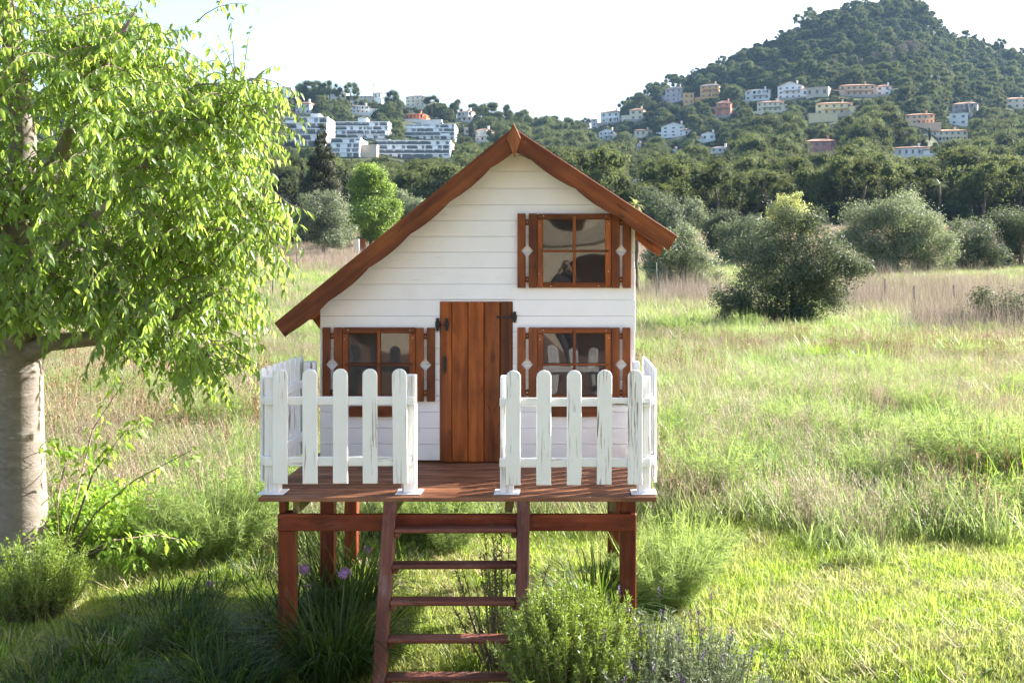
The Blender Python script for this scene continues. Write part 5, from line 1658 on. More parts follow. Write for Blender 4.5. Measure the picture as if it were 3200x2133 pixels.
def twiggy_bush(name, label, x, y, n, H, spread, mat, seed, needle=0.03, nw=0.006, dens=3400, upright=0.9, spikes=0, group=None, arch=0.3):
    rs = np.random.RandomState(seed)
    b = Vector((x, y, tz(x, y) - 0.02))
    t = thing(name, label, 'shrub', b, group)
    bm = bmesh.new()
    P_, A_, N_, L_, R_ = [], [], [], [], []
    tips = []
    for i in range(n):
        a = rs.uniform(0, 2 * math.pi); r = spread * math.sqrt(rs.rand())
        q = np.array([r * .45 * math.cos(a), r * .45 * math.sin(a), 0.0])
        L = H * rs.uniform(.55, 1.12) * (1 - 0.35 * (r / spread) ** 2)
        d = np.array([math.cos(a) * r / spread * (1 - upright + .35), math.sin(a) * r / spread * (1 - upright + .35), 1.0]) + rs.normal(size=3) * .12
        d /= np.linalg.norm(d)
        pts = [q.copy()]
        m = 6
        wv = rs.normal(size=3) * arch * .25
        for s in range(m):
            q = q + d * L / m; pts.append(q.copy())
            d = d + wv / m + np.array([0, 0, .06]); d /= np.linalg.norm(d)
        add_tube(bm, [tuple(v) for v in pts], [0.006 * (1 - .8 * s / m) * (H / .6) for s in range(m + 1)], 3, False)
        tips.append((pts[-1], d))
        k = int(dens * L / 10)
        u = (0.18 + 0.82 * rs.rand(k) ** .8) * m
        ii = np.minimum(u.astype(int), m - 1); f = (u - ii)[:, None]
        pa = np.array(pts)
        pos = pa[ii] * (1 - f) + pa[ii + 1] * f
        tv = pa[ii + 1] - pa[ii]; tv /= np.linalg.norm(tv, axis=1, keepdims=True)
        rd = rand_dirs(rs, k)
        ax = tv * .75 + rd * .8; ax /= np.linalg.norm(ax, axis=1, keepdims=True)
        P_.append(pos); A_.append(ax); N_.append(rand_dirs(rs, k)); L_.append(needle * rs.uniform(.6, 1.25, k)); R_.append(np.clip(.5 + rs.normal() * .12 + rs.normal(size=k) * .15 + (u / m - .6) * .4, 0, 1))
    P_, A_, N_, L_, R_ = map(np.concatenate, (P_, A_, N_, L_, R_))
    V, F = cards(P_ + A_ * L_[:, None] * .5, A_, N_, L_, np.full(len(L_), nw))
    props(link('foliage', np_mesh('foliage', V, F, M[mat], np.repeat(R_, 4)), t, b), kind='stuff')
    bmesh.ops.recalc_face_normals(bm, faces=bm.faces)
    props(link('stems', bm_mesh('stems', bm, M['stem']), t, b), kind='stuff')
    if spikes:
        ps = []
        bs = bmesh.new()
        for i in range(spikes):
            p, d = tips[rs.randint(len(tips))]
            d = d * .7 + np.array([rs.normal() * .2, rs.normal() * .15, .8]); d /= np.linalg.norm(d)
            ln = rs.uniform(.12, .26)
            e = p + d * ln
            add_tube(bs, [tuple(p), tuple(e)], [.0025, .002], 3, False)
            for k in range(26):
                c = e + d * (k / 26 - .3) * .065
                rd = rand_dirs(rs, 1)[0]
                s_ = np.cross(rd, d); s_ /= np.linalg.norm(s_) + 1e-6
                o = np.cross(d, s_)
                ps.append((np.array([c, c + o * .008 + s_ * .004, c + o * .011 + d * .007, c + o * .008 - s_ * .004]), np.array([(0, 1, 2, 3)]), rs.rand()))
        V, F, Rn = join(ps)
        props(link('flower_spikes', np_mesh('flower_spikes', V, F, M['lav_flower'], Rn), t, b), kind='stuff')
        props(link('flower_stalks', bm_mesh('flower_stalks', bs, M['green_stem']), t, b), kind='stuff')
    return t
twiggy_bush('rosemary_bush', 'bright green upright rosemary bush at the foot of the ladder', sx(1775, 5.75), 5.75, 560, 0.86, 0.31, 'rosemary', 11, 0.032, 0.005, 3000, .93)
twiggy_bush('rosemary_bush', 'dark loose rosemary sprigs behind the ladder rungs', sx(1560, 6.35), 6.35, 34, 0.86, 0.16, 'rosemary_dark', 12, 0.034, 0.0065, 1300, .9)
twiggy_bush('rosemary_bush', 'low rosemary bush growing against the leafy tree trunk', sx(120, 7.25), 7.25, 420, 0.55, 0.42, 'rosemary', 13, 0.034, 0.0055, 1800, .75)
twiggy_bush('rosemary_bush', 'dull green rosemary between the bright bush and the lavender', sx(1960, 6.1), 6.1, 200, 0.5, 0.22, 'rosemary', 16, 0.034, 0.005, 2000, .8)
twiggy_bush('lavender_bush', 'grey green sprawling lavender with purple spikes in front of the platform leg', sx(2080, 5.75), 5.75, 360, 0.66, 0.5, 'lavender', 14, 0.036, 0.0075, 1700, .5, 26, arch=.7)
twiggy_bush('lavender_bush', 'outer grey lavender leaning over the open grass', sx(2225, 5.5), 5.5, 230, 0.62, 0.38, 'lavender', 15, 0.036, 0.0075, 1600, .45, 20, arch=.8)

def fennel_me(seed, n=46, H=0.7, spread=0.3, mat='fennel', hairs=60):
    rs = np.random.RandomState(seed)
    P_, A_, L_, R_ = [], [], [], []
    for i in range(n):
        a = rs.uniform(0, 2 * math.pi); r = spread * math.sqrt(rs.rand())
        q = np.array([r * .4 * math.cos(a), r * .4 * math.sin(a), 0]); L = H * rs.uniform(.5, 1.1)
        d = np.array([math.cos(a) * r / spread * .6, math.sin(a) * r / spread * .6, 1.0]); d /= np.linalg.norm(d)
        k = hairs
        u = rs.rand(k) ** .7
        dr = np.array([math.cos(a), math.sin(a), -.6]) * .35
        pos = q + d * L * u[:, None] + dr * (u[:, None] ** 2) * L * .5
        ax = d * .5 + rand_dirs(rs, k) * .9; ax /= np.linalg.norm(ax, axis=1, keepdims=True)
        P_.append(pos); A_.append(ax); L_.append(H * .16 * rs.uniform(.5, 1.3, k)); R_.append(np.clip(.45 + .2 * rs.normal(size=k) + .2 * (u - .5), 0, 1))
        P_.append(np.array([q + d * L * .5])); A_.append(np.array([d])); L_.append(np.array([L])); R_.append(np.array([.4]))
    P_, A_, L_, R_ = map(np.concatenate, (P_, A_, L_, R_))
    V, F = cards(P_ + A_ * L_[:, None] * .3, A_, rand_dirs(rs, len(L_)), L_, np.full(len(L_), 0.0052 * (H / .7)))
    return np_mesh('fennel', V, F, M[mat], np.repeat(R_, 4))
FG = 'feathery fennel clumps behind and beside the playhouse'
for i, (px, D, H, sp, n, lab) in enumerate(((700, 8.7, .75, .5, 110, 'wide feathery fennel clump between the leafy tree and the platform'), (790, 9.3, .8, .4, 80, 'feathery fennel clump touching the side picket fence'), (1330, 9.3, .75, .4, 80, 'feathery fennel clump seen behind the ladder rungs'), (1400, 8.9, .6, .3, 60, 'low fennel clump under the back of the platform'),
                                            (2090, 7.4, .62, .32, 95, 'tall pale fennel clump beside the right platform leg'), (2120, 7.9, .6, .28, 70, 'fennel clump just behind the tall pale one'), (560, 8.4, .5, .35, 60, 'dark fennel clump in the tree shade'))):
    x = sx(px, D)
    t = thing('fennel_plant', lab, 'plant', (x, D, tz(x, D)), FG)
    props(link('foliage', fennel_me(60 + i, n, H, sp, 'fennel', 80), t, ORG[t]), kind='stuff')

def sapling(label, pts_px, D, seed, nleaf=26):
    rs = np.random.RandomState(seed)
    b = P(pts_px[0][0][0], 0, D); b.z = tz(b.x, D)
    t = thing('sapling', label, 'plant', b)
    bm = bmesh.new(); P_, A_, N_, L_ = [], [], [], []
    for line in pts_px:
        path = [P(x, y, D + 0.25 * rs.normal() * (i > 0)) - b for i, (x, y) in enumerate(line)]
        add_tube(bm, path, [0.011 * (1 - .75 * i / (len(path) - 1)) for i in range(len(path))], 5)
        for k in range(nleaf):
            u = (0.25 + .75 * rs.rand()) * (len(path) - 1); i = min(int(u), len(path) - 2)
            p = path[i].lerp(path[i + 1], u - i)
            side = rand_dirs(rs, 1)[0] * .06
            P_.append(np.array(p) + side); A_.append(np.array([side[0] * 8, side[1] * 8, -.45]) + rs.normal(size=3) * .25); N_.append(np.array([0, -.2, 1]) + rs.normal(size=3) * .4); L_.append(rs.uniform(.05, .1))
    bmesh.ops.recalc_face_normals(bm, faces=bm.faces)
    link('stem', bm_mesh('stem', bm, M['stem'], True), t, b)
    L_ = np.array(L_)
    V, F = leaf_geo(np.array(P_), np.array(A_), np.array(N_), L_, L_ * .42, rs.uniform(0, .3, len(L_)))
    props(link('foliage', np_mesh('foliage', V, F, M['sapling'], np.repeat(rs.rand(len(L_)), 8)), t, b), kind='stuff')
sapling('young shoots with small bright leaves rising beside the leafy tree trunk', [[(185, 1760), (245, 1530), (290, 1340), (385, 1195)], [(200, 1740), (290, 1480), (380, 1360), (450, 1310)], [(205, 1750), (300, 1600), (420, 1500), (600, 1405)], [(210, 1750), (350, 1690), (480, 1670), (590, 1690)], [(215, 1760), (330, 1710), (400, 1745), (440, 1770)], [(190, 1750), (180, 1560), (210, 1420), (150, 1380)]], 8.1, 5, 70)

# low leafy weeds filling the foot of the tree
for i, (px, D, h, lab) in enumerate(((330, 8.8, .55, 'leafy green weed bush behind the young shoots'), (450, 9.2, .5, 'dark leafy weed bush in the tree shade'), (250, 8.5, .4, 'small leafy weed next to the tree foot'))):
    x = sx(px, D); rs2 = np.random.RandomState(400 + i)
    pf = [(rs2.uniform(-.35, .35), rs2.uniform(-.25, .25), rs2.uniform(.08, h), rs2.uniform(.1, .2)) for _ in range(12)]
    t = thing('weed_bush', lab, 'plant', (x, D, tz(x, D)), 'leafy weeds at the tree foot')
    props(link('foliage', crown('foliage', M['sapling'], pf, 420, .055, .4, 400 + i, inner=.6), t, ORG[t]), kind='stuff')

# mounds of rank growth standing out of the meadow
MG = 'rank green mounds in the meadow'
for i, (px, D, H, sp, n, kind, lab) in enumerate((
        (3080, 11.2, .95, .55, 150, 'f', 'big feathery green mound at the near edge of the tall meadow'), (2960, 12.2, .8, .45, 100, 'f', 'feathery mound behind the big one'),
        (3190, 10.6, .8, .4, 420, 's', 'rank grass mound cut by the picture edge'), (2700, 13.5, .7, .4, 80, 'f', 'feathery weed patch between dry stalks'),
        (2560, 26.0, .75, .8, 520, 's', 'bright lush grass mound in the middle of the meadow'), (2720, 25.0, .7, .6, 300, 's', 'lush grass mound with dark base near the middle of the meadow'),
        (3020, 26.5, .75, .7, 320, 's', 'lush grass mound below the dry brush'), (2480, 14.5, .65, .4, 70, 'f', 'low feathery patch behind the fence side'), (3160, 18.0, .7, .6, 300, 's', 'lush mound far from the house at the side'),
        (2880, 16.5, .7, .5, 90, 'f', 'dark feathery clump amid pale grass'), (2230, 10.7, .8, .28, 70, 'f', 'wispy weed clump beside the porch'), (690, 15.0, .8, .5, 90, 'f', 'dark weed clump behind the side pickets'),
        (2120, 33.0, .9, .8, 100, 'f', 'green weed patch below the silvery olive'), (2330, 34.5, .8, .7, 90, 'f', 'rough weeds at the foot of the lone olive'))):
    x = sx(px, D)
    if kind == 'f':
        t = thing('weed_mound', lab, 'plant', (x, D, tz(x, D)), MG)
        k = max(1.0, D / 12)
        props(link('foliage', fennel_me(160 + i, int(n), H, sp, 'fennel', 70), t, ORG[t]), kind='stuff')
    else:
        strap_clump(lab, x, D, n, H, sp, 180 + i, (), 0.014 * max(1, D / 14), 'weed_mound', 'lush', MG)
# ------------------------------------------------------------------ grass of the meadow
M['lawn'] = leafmat('short_grass', ((0.10, 0.165, 0.022), (0.18, 0.265, 0.04), (0.31, 0.39, 0.09)), (0.44, 0.58, 0.075), 0.45, 0.5, 0.3, 0.3, ((0.26, 0.29, 0.09), (0.46, 0.50, 0.14)), 1.6)
M['tallgrass'] = leafmat('tall_green_grass', ((0.075, 0.125, 0.028), (0.145, 0.215, 0.055), (0.26, 0.33, 0.12)), (0.32, 0.45, 0.11), 0.42, 0.45, 0.4, 0.3, ((0.22, 0.265, 0.10), (0.38, 0.44, 0.15)), 0.16)
M['lush_field'] = leafmat('lush_field_grass', ((0.07, 0.14, 0.012), (0.13, 0.24, 0.022), (0.22, 0.34, 0.05)), (0.32, 0.50, 0.045), 0.45, 0.4, 0.4, 0.15)
M['dry'] = leafmat('dry_pale_grass', ((0.19, 0.145, 0.10), (0.345, 0.28, 0.205), (0.54, 0.475, 0.375)), (0.38, 0.32, 0.22), 0.32, 0.6, 0.3, 0.3, ((0.30, 0.215, 0.17), (0.34, 0.25, 0.18)), 0.25)
M['weedstalk'] = leafmat('brown_weed_stalks', ((0.10, 0.06, 0.035), (0.18, 0.11, 0.06), (0.30, 0.20, 0.12)), (0.25, 0.15, 0.07), 0.2, 0.7, 0.2, 0.2)
M['brush'] = leafmat('dead_brush_canes', ((0.14, 0.115, 0.10), (0.27, 0.225, 0.195), (0.46, 0.40, 0.355)), (0.32, 0.25, 0.18), 0.25, 0.8, 0.2, 0.2)

def tuft(name, mat, n, H, spread, w, seed, bend=(0.3, 1.4), segs=3, lift=(1.0, 1.5), heads=0, head=0.03):
    rs = np.random.RandomState(seed)
    parts = []
    for i in range(n):
        a = rs.uniform(0, 2 * math.pi); r = spread * math.sqrt(rs.rand())
        v, f = blade_strip((r * math.cos(a), r * math.sin(a), -0.01), rs.uniform(0, 6.28), H * rs.uniform(.45, 1.15), w * rs.uniform(.7, 1.3), rs.uniform(*bend), rs, segs, rs.uniform(*lift))
        parts.append((v, f, np.clip(.5 + .25 * rs.normal(), 0, 1)))
        if i < heads:
            tip = np.asarray(v)[-4:].mean(0)
            for k in range(7):
                c = tip + rs.normal(size=3) * np.array([head * .9, head * .9, head * 1.1])
                e = rand_dirs(rs, 1)[0] * head * .35; e2 = np.array([0, 0, -head * .9]) + rs.normal(size=3) * head * .3
                parts.append((np.array([c, c + e * .5 + e2 * .5, c + e2, c - e * .5 + e2 * .5]), np.array([(0, 1, 2, 3)]), np.clip(.7 + .25 * rs.normal(), 0, 1)))
    V, F, Rn = join(parts)
    return np_mesh(name, V, F, M[mat], Rn)
g = np.random.RandomState(99)
def field_pts(n, y0, y1, half_l=-0.62, half_r=0.50, pw=1.0):
    """points between two distances, even over the ground"""
    y = np.sqrt(g.uniform(y0 * y0, y1 * y1, n))
    x = g.uniform(half_l, half_r, n) * (y + 1.5)
    return x, y
def lay(name, x, y, protos, smin, smax, keep=None, sink=0.0):
    if keep is not None: x, y = x[keep], y[keep]
    z = terrain(x, y) - sink
    n = len(x)
    return scatter(name, np.stack([x, y, z], 1), protos, g.uniform(0, 6.28, n), g.uniform(smin, smax, n), g.randint(0, len(protos), n), tilt=g.normal(size=(n, 2)) * 0.06)
def pn(x, y, s, k): return wob(x, y, s, k) / 1.75            # smooth patches, about -1..1
# short grass close by
LW = [tuft('lawn', 'lawn', 60, .07, .12, .0055, 500 + i, (0.1, 1.3), 2, (0.35, 1.45)) for i in range(6)]
LS = [tuft('lawn', 'lawn', 16, .15, .09, .005, 520 + i, (0.2, 1.4), 3, (0.8, 1.45), 2, .010) for i in range(3)]
x, y = field_pts(47000, 3.6, 11.5, -0.75, 0.68)
lay('short_grass', x, y, LW * 3 + LS, .55, 1.25)
# broad-leaved weeds and dead straw in the short grass
M['rosette'] = leafmat('broad_weed_leaves', ((0.05, 0.10, 0.02), (0.10, 0.18, 0.03), (0.20, 0.30, 0.07)), (0.30, 0.44, 0.06), 0.4, 0.4, 0.4, 0.3)
M['straw'] = leafmat('dead_straw', ((0.22, 0.15, 0.08), (0.38, 0.29, 0.17), (0.60, 0.52, 0.38)), (0.4, 0.3, 0.16), 0.2, 0.6, 0.3, 0.3)
RO = [tuft('rosette', 'rosette', 11, .15, .03, .034, 800 + i, (0.6, 1.8), 4, (0.15, 0.9)) for i in range(3)]
SW = [tuft('straw', 'straw', 9, .17, .10, .005, 810 + i, (-0.3, 0.8), 2, (0.0, 0.7)) for i in range(3)]
x, y = field_pts(1300, 3.8, 10.5)
lay('broad_leaved_weeds', x, y, RO, .5, 1.2, pn(x, y, 1.7, 2.2) + g.uniform(-.7, .7, len(x)) > .05)
x, y = field_pts(3600, 3.8, 11)
lay('dead_straw', x, y, SW, .6, 1.3, pn(x, y, 1.3, 6.1) + g.uniform(-.5, .5, len(x)) > .0, -.03)
# the tall meadow
TG = [tuft('tall', 'tallgrass', 44, .50, .22, .010, 540 + i, (0.3, 1.6), 3, (1.0, 1.5), 8, .02) for i in range(5)]
DG = [tuft('dry', 'dry', 30, .58, .22, .0055, 560 + i, (-0.2, 1.2), 3, (0.95, 1.54), 28, .028) for i in range(5)]
LG = [tuft('lush', 'lush_field', 60, .48, .22, .013, 580 + i, (0.6, 2.0), 4, (0.9, 1.45)) for i in range(3)]
FN = [fennel_me(700 + i, 30, .6, .3, 'fennel', 55) for i in range(3)]
def tall_start(x): return np.where(x < -1.9, 8.7, np.where(x < 0.6, 9.4, 9.3 + 0.5 * np.sin(x * 1.7) + 0.3 * np.sin(x * 4.1 + 1))) + g.uniform(-.5, 1.0, len(x)) ** 3 * 1.2
x, y = field_pts(19000, 8.5, 30)
k = (y > tall_start(x)) & (pn(x, y, 3.4, .4) < .6)
lay('tall_green_grass', x, y, TG, .6, 1.1, k, .02)
x, y = field_pts(20000, 8.5, 32)
k = (y > tall_start(x) + .2) & (.55 * pn(x, y, 1.9, 1.4) + .6 * pn(x, y, 9.0, 4.0) + g.uniform(-.9, .9, len(x)) > .26)
lay('dry_grass', x, y, DG, .6, 1.15, k, .02)
x, y = field_pts(3600, 8.5, 34)
k = (y > tall_start(x)) & (pn(x, y, 2.6, 5.2) + g.uniform(-.4, .4, len(x)) > .4)
lay('lush_grass', x, y, LG, .6, 1.1, k, .02)
x, y = field_pts(4200, 8.8, 34)
k = (y > tall_start(x)) & (pn(x, y, 2.2, 7.9) + g.uniform(-.3, .3, len(x)) > .45)
lay('wild_fennel', x, y, FN, .6, 1.2, k, .02)
# dark rank weeds; their dark colour also stands in for shaded hollows
M['hollow_shade'] = leafmat('shade_dark_rank_weeds', ((0.022, 0.05, 0.012), (0.05, 0.10, 0.022), (0.12, 0.19, 0.05)), (0.20, 0.32, 0.05), 0.35, 0.55, 0.2, 0.3)
HW = [tuft('hollow_shade', 'hollow_shade', 60, .42, .26, .016, 600 + i, (0.4, 1.8), 3, (0.6, 1.45)) for i in range(3)]
HF = [fennel_me(710 + i, 34, .55, .32, 'hollow_shade', 50) for i in range(2)]
x, y = field_pts(5200, 9.0, 36)
lay('dark_weeds', x, y, HW + HF, .6, 1.25, (y > tall_start(x)) & (pn(x, y, 1.9, 3.3) + .4 * pn(x, y, 5.5, 8.0) + g.uniform(-.25, .25, len(x)) > .62), .02)
# farther off: broader tufts
TG2 = [tuft('tall', 'tallgrass', 40, .62, .5, .022, 640 + i, (0.3, 1.4), 2, (1.0, 1.5)) for i in range(4)]
DG2 = [tuft('dry', 'dry', 46, .68, .5, .013, 660 + i, (0.1, 0.9), 2, (1.05, 1.52), 14, .045) for i in range(4)]
LG2 = [tuft('lush', 'lush_field', 60, .6, .5, .028, 680 + i, (0.6, 1.8), 3, (0.9, 1.45)) for i in range(3)]
x, y = field_pts(19000, 28, 85)
lay('far_green_grass', x, y, TG2, .6, 1.1, pn(x, y, 7.0, .4) < .7, .03)
x, y = field_pts(19000, 28, 110)
lay('far_dry_grass', x, y, DG2, .6, 1.15, (.6 * pn(x, y, 6.0, 1.4) + .5 * pn(x, y, 21.0, 4.0) + g.uniform(-.8, .8, len(x)) > .15) | (y > 84), .03)
x, y = field_pts(2600, 30, 75)
lay('far_lush_grass', x, y, LG2, .6, 1.1, pn(x, y, 5.0, 5.2) + g.uniform(-.4, .4, len(x)) > .42, .03)
DG3 = [tuft('dry', 'dry', 60, .9, 1.1, .035, 690 + i, (0.1, 0.8), 2, (1.05, 1.52)) for i in range(3)]
x, y = field_pts(9000, 80, 175)
lay('edge_dry_grass', x, y, DG3, .6, 1.1, None, .05)
# dead brush and canes
BR = [tuft('brush', 'brush', 22, 1.6, .6, .010, 720 + i, (-0.8, 1.3), 4, (0.8, 1.54)) for i in range(4)]
WS = [tuft('weed', 'weedstalk', 9, .85, .14, .012, 740 + i, (-0.2, 0.4), 3, (1.2, 1.55), 9, .05) for i in range(3)]
x, y = field_pts(1500, 9.4, 30)
lay('brown_weed_stalks', x, y, WS, .5, 1.1, (y > tall_start(x) + .3) & (pn(x, y, 4.1, 9.3) > .1), .02)
bx, by = [], []
for (pa, pb, da, db, n) in ((2640, 3260, 40, 68, 950), (1980, 2330, 44, 62, 340), (2860, 3300, 31, 44, 420), (880, 1340, 74, 98, 300), (2560, 2760, 44, 60, 130), (480, 900, 60, 95, 200)):
    d = g.triangular(da, (da + db) / 2, db, n); p = g.triangular(pa, (pa + pb) / 2, pb, n) if pb < 3000 else g.uniform(pa, pb, n)
    bx.append((p - VPX) / FPX * d); by.append(d)
lay('dead_brush', np.concatenate(bx), np.concatenate(by), BR, .4, 1.25, None, .05)
# a dark bramble heap by the canes, fence posts, gate pillar, pole
x = sx(3160, 36)
pf = [(u_ - .5, g.uniform(-.6, .9), g.uniform(.15, .35 + max(0, 1.25 - .28 * abs(u_ - .8))), g.uniform(.3, .55)) for u_ in g.uniform(-1.0, 2.2, 30)]
t = thing('bramble_bush', 'dark brown bramble heap with bare canes at the edge of the meadow', 'bush', (x, 36, tz(x, 36)))
props(link('foliage', crown('foliage', M['olive_dark'], pf, 130, .11, .4, 77, core=0, inner=.7), t, ORG[t]), kind='stuff')
M['post_green'] = plain('green_metal_post', (0.035, 0.05, 0.04), 0.6, 0.4, 0.2)
M['post_grey'] = plain('weathered_wooden_post', (0.13, 0.125, 0.13), 0.9, 0.1)
def field_post(px, t_, b_, label, mat, r=0.035):
    D = ground_hit(px, b_, 12, 150)
    at = P(px, b_, D); h = (b_ - t_) / FPX * D
    t = thing('fence_post', label, 'fence post', at, 'old fence posts across the meadow')
    bm = bmesh.new(); add_tube(bm, [(0, 0, -.3), (0.01, 0, h * .5), (0.0, 0, h)], [r, r, r * .92], 8)
    link('shaft', bm_mesh('shaft', bm, M[mat], True), t, at)
    bm = bmesh.new(); add_tube(bm, [(0, 0, h + .002), (0, 0, h + .03)], [r * 1.15, r * .6], 8)
    link('cap', bm_mesh('cap', bm, M[mat], True), t, at)
field_post(2051, 820, 948, 'thin dark green post standing below the roof end', 'post_green', .03)
field_post(852, 830, 940, 'thin dark post below the hanging leaves', 'post_green', .03)
field_post(2690, 805, 880, 'grey post next to the lone olive tree', 'post_grey', .05)
field_post(2765, 872, 950, 'grey wooden post at the start of the dry brush', 'post_grey', .05)
field_post(2857, 895, 975, 'second grey wooden post in the dry brush', 'post_grey', .05)
field_post(2980, 892, 965, 'grey post with a leaning brace in the dry brush', 'post_grey', .05)
field_post(905, 800, 850, 'small dark post in the pinkish dry grass', 'post_green', .04)
field_post(928, 795, 845, 'small dark post farther along the pinkish dry grass', 'post_green', .04)
D = 97; at = P(1115, 762, D); at.z = tz(at.x, D)
t = thing('gate_pillar', 'pale gate pillar with a brown board beside the vivid green tree', 'pillar', at)
bm = bmesh.new(); add_box(bm, -.22, .22, -.2, .2, -.3, 1.75); bevel(bm, .02); part_bm('shaft', HM['cream'], t, bm)
bm = bmesh.new(); add_box(bm, .3, .85, -.03, .03, .6, 1.8); bevel(bm, .01); part_bm('board', M['stain_z'], t, bm)
D = 118; at = P(2408, 760, D); at.z = tz(at.x, D)
t = thing('utility_pole', 'slim grey utility pole beside the yellow green tree', 'pole', at)
bm = bmesh.new(); hh = P(2408, 622, D).z - at.z; add_tube(bm, [(0, 0, -.3), (0, 0, hh)], [.14, .10], 8); part_bm('shaft', M['post_grey'], t, bm)
bm = bmesh.new(); add_box(bm, -.5, .5, -.05, .05, hh - .5, hh - .38); part_bm('crossarm', M['post_grey'], t, bm)
# ------------------------------------------------------------------ the villa behind the viewer that the window panes mirror
M['ochre'] = wallmat('ochre_terrace_wall', (0.40, 0.24, 0.10))
M['terrace'] = plain('terracotta_terrace', (0.20, 0.12, 0.085), 0.8)
vb = thing('villa', 'cream villa with round terrace arches facing the playhouse, mirrored in its windows', 'house', (1.0, -11.0, 0.0))
bm = bmesh.new(); add_box(bm, -9, 9, -6, -2.2, -0.3, 7.2); part_bm('wall', M['ochre'], vb, bm)
bm = bmesh.new(); arcade(bm, 5, 17.0, 0.6, 3.3, -0.3, 0.0, -8.5); part_bm('arcade', HM['cream'], vb, bm)
bm = bmesh.new(); arcade(bm, 6, 17.0, 3.9, 6.6, -0.3, 0.0, -8.5); part_bm('arcade', HM['cream'], vb, bm)
bm = bmesh.new(); add_box(bm, -9, 9, -2.19, 0.1, 3.31, 3.89); part_bm('floor_slab', HM['beige'], vb, bm)
bm = bmesh.new(); add_box(bm, -9, 9, -6.2, 0.3, 6.61, 6.9); part_bm('cornice', HM['beige'], vb, bm)
bm = bmesh.new(); hip(bm, 18, 6.4, 7.205, 1.6, 0.5, -6.1); part_bm('roof', M['tile'], vb, bm)
bm = bmesh.new(); add_box(bm, -9, 9, -2.19, 1.2, -0.3, 0.59); part_bm('terrace', M['terrace'], vb, bm)
for k in range(6):
    x = -7.2 + 2.85 * k
    for z0 in (0.6, 3.9):
        bm = bmesh.new(); add_box(bm, x - .6, x + .6, -2.19, -2.1, z0, z0 + 2.1); part_bm('window', M['glass_far'], vb, bm)

# ------------------------------------------------------------------ haze between the meadow and the hills
bm = bmesh.new()
add_box(bm, -3700, 3700, -120, 1700, -6, 262)
bmesh.ops.recalc_face_normals(bm, faces=bm.faces)
hm, nt, nodes, links = new_mat('haze')
pv_ = N(nt, 'ShaderNodeVolumePrincipled')
pv_.inputs['Color'].default_value = (0.42, 0.68, 1.0, 1)
pv_.inputs['Density'].default_value = 0.00007
pv_.inputs['Anisotropy'].default_value = 0.0
o = N(nt, 'ShaderNodeOutputMaterial')
links.new(pv_.outputs[0], o.inputs['Volume'])
props(link('haze', bm_mesh('haze', bm, hm)), kind='stuff')

# ------------------------------------------------------------------ the photographer on the viewing terrace, seen only in the panes
vt = thing('viewing_terrace', 'raised tiled terrace in front of the arched villa where the photographer stands', 'terrace', (0.5, -3.0, -0.3))
bm = bmesh.new(); add_box(bm, -7, 7, -2.7, 2.5, -0.2, 1.12); part_bm('slab', M['terrace'], vt, bm)
M['cloth'] = plain('dark_blue_grey_clothes', (0.05, 0.05, 0.075), 0.85)
M['skin'] = plain('skin', (0.45, 0.25, 0.17), 0.55)
M['hair'] = plain('brown_hair', (0.06, 0.035, 0.02), 0.6)
M['camera'] = plain('black_camera_body', (0.015, 0.015, 0.016), 0.4)
def skin(name, mat, parent, joints, bones, root=0):
    me = bpy.data.meshes.new(name)
    me.from_pydata([j[:3] for j in joints], bones, [])
    me.materials.append(mat)
    o = link(name, me, parent, ORG[parent])
    m = o.modifiers.new('skin', 'SKIN')
    for i, v in enumerate(me.skin_vertices[0].data):
        r = joints[i][3]; v.radius = (r, r); v.use_root = (i == root)
    s = o.modifiers.new('subd', 'SUBSURF'); s.levels = 1; s.render_levels = 2
    return o
per = thing('person', 'standing photographer in dark clothes holding a camera up to the face', 'person', (0.0, -0.22, 0.83))
skin('body', M['cloth'], per, [(0, 0, .92, .13), (0, 0, 1.1, .12), (0, 0, 1.32, .135), (0, 0, 1.42, .09), (0, .01, 1.5, .05),
     (.17, 0, 1.39, .06), (.30, .02, 1.16, .045), (.12, .13, 1.45, .034), (-.17, 0, 1.39, .06), (-.30, .02, 1.16, .045), (-.12, .13, 1.45, .034),
     (.09, 0, .84, .095), (.11, .02, .46, .065), (.12, -.02, .06, .045), (.12, .12, .03, .04), (-.09, 0, .84, .095), (-.11, .02, .46, .065), (-.12, -.02, .06, .045), (-.12, .12, .03, .04)],
     [(0, 1), (1, 2), (2, 3), (3, 4), (2, 5), (5, 6), (6, 7), (2, 8), (8, 9), (9, 10), (0, 11), (11, 12), (12, 13), (13, 14), (0, 15), (15, 16), (16, 17), (17, 18)])
bm = bmesh.new()
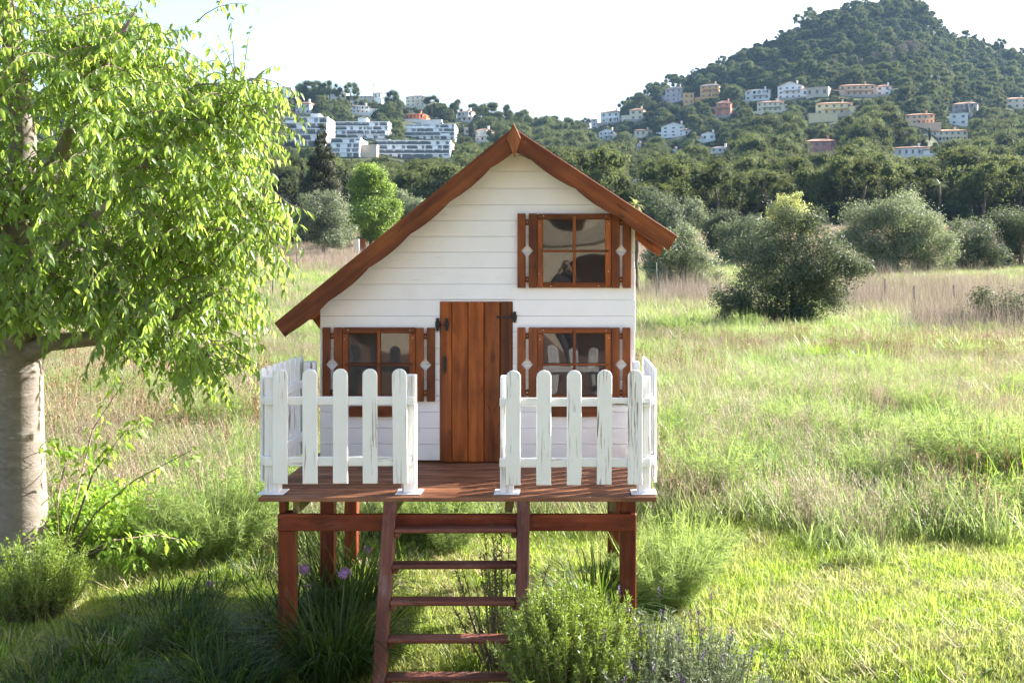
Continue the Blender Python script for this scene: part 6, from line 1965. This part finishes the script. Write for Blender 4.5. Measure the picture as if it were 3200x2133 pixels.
bmesh.ops.create_uvsphere(bm, u_segments=16, v_segments=12, radius=1.0, matrix=Matrix.Translation((0, 0.02, 1.59)) @ Matrix.Diagonal((.075, .092, .115, 1)))
bmesh.ops.create_cone(bm, cap_ends=True, segments=8, radius1=.016, radius2=.006, depth=.04, matrix=Matrix.Translation((0, .118, 1.575)) @ Matrix.Rotation(R(-90), 4, 'X'))
for s in (-1, 1): bmesh.ops.create_uvsphere(bm, u_segments=8, v_segments=6, radius=1.0, matrix=Matrix.Translation((s * .077, .015, 1.585)) @ Matrix.Diagonal((.012, .02, .03, 1)))
link('head', bm_mesh('head', bm, M['skin'], True), per, ORG[per])
bm = bmesh.new(); bmesh.ops.create_uvsphere(bm, u_segments=14, v_segments=10, radius=1.0, matrix=Matrix.Translation((0, -.012, 1.625)) @ Matrix.Diagonal((.088, .098, .105, 1)))
link('hair', bm_mesh('hair', bm, M['hair'], True), per, ORG[per])
for s in (-1, 1):
    jo = [(s * .12, .13, 1.45, .03), (s * .105, .145, 1.52, .034), (s * .085, .17, 1.57, .03)]; bo = [(0, 1), (1, 2)]
    for k in range(4):
        n0 = len(jo); z = 1.60 - .02 * k
        jo += [(s * .075, .19, z, .009), (s * .06, .205, z, .008), (s * .042, .208, z, .007)]; bo += [(2, n0), (n0, n0 + 1), (n0 + 1, n0 + 2)]
    n0 = len(jo); jo += [(s * .085, .14, 1.545, .011), (s * .06, .125, 1.55, .009)]; bo += [(1, n0), (n0, n0 + 1)]
    skin('hand', M['skin'], per, jo, bo)
bm = bmesh.new(); add_box(bm, -.066, .066, .13, .185, 1.535, 1.625); add_box(bm, -.025, .025, .132, .18, 1.6255, 1.65); bevel(bm, .006)
camo = thing('camera_body', 'black camera held up by the photographer', 'camera', (0, -0.22, 0.83))
link('casing', bm_mesh('casing', bm, M['camera']), camo, ORG[camo])
bm = bmesh.new(); add_tube(bm, [(0, .1855, 1.58), (0, .205, 1.585)], [.036, .034], 14); link('lens', bm_mesh('lens', bm, M['camera'], True), camo, ORG[camo])
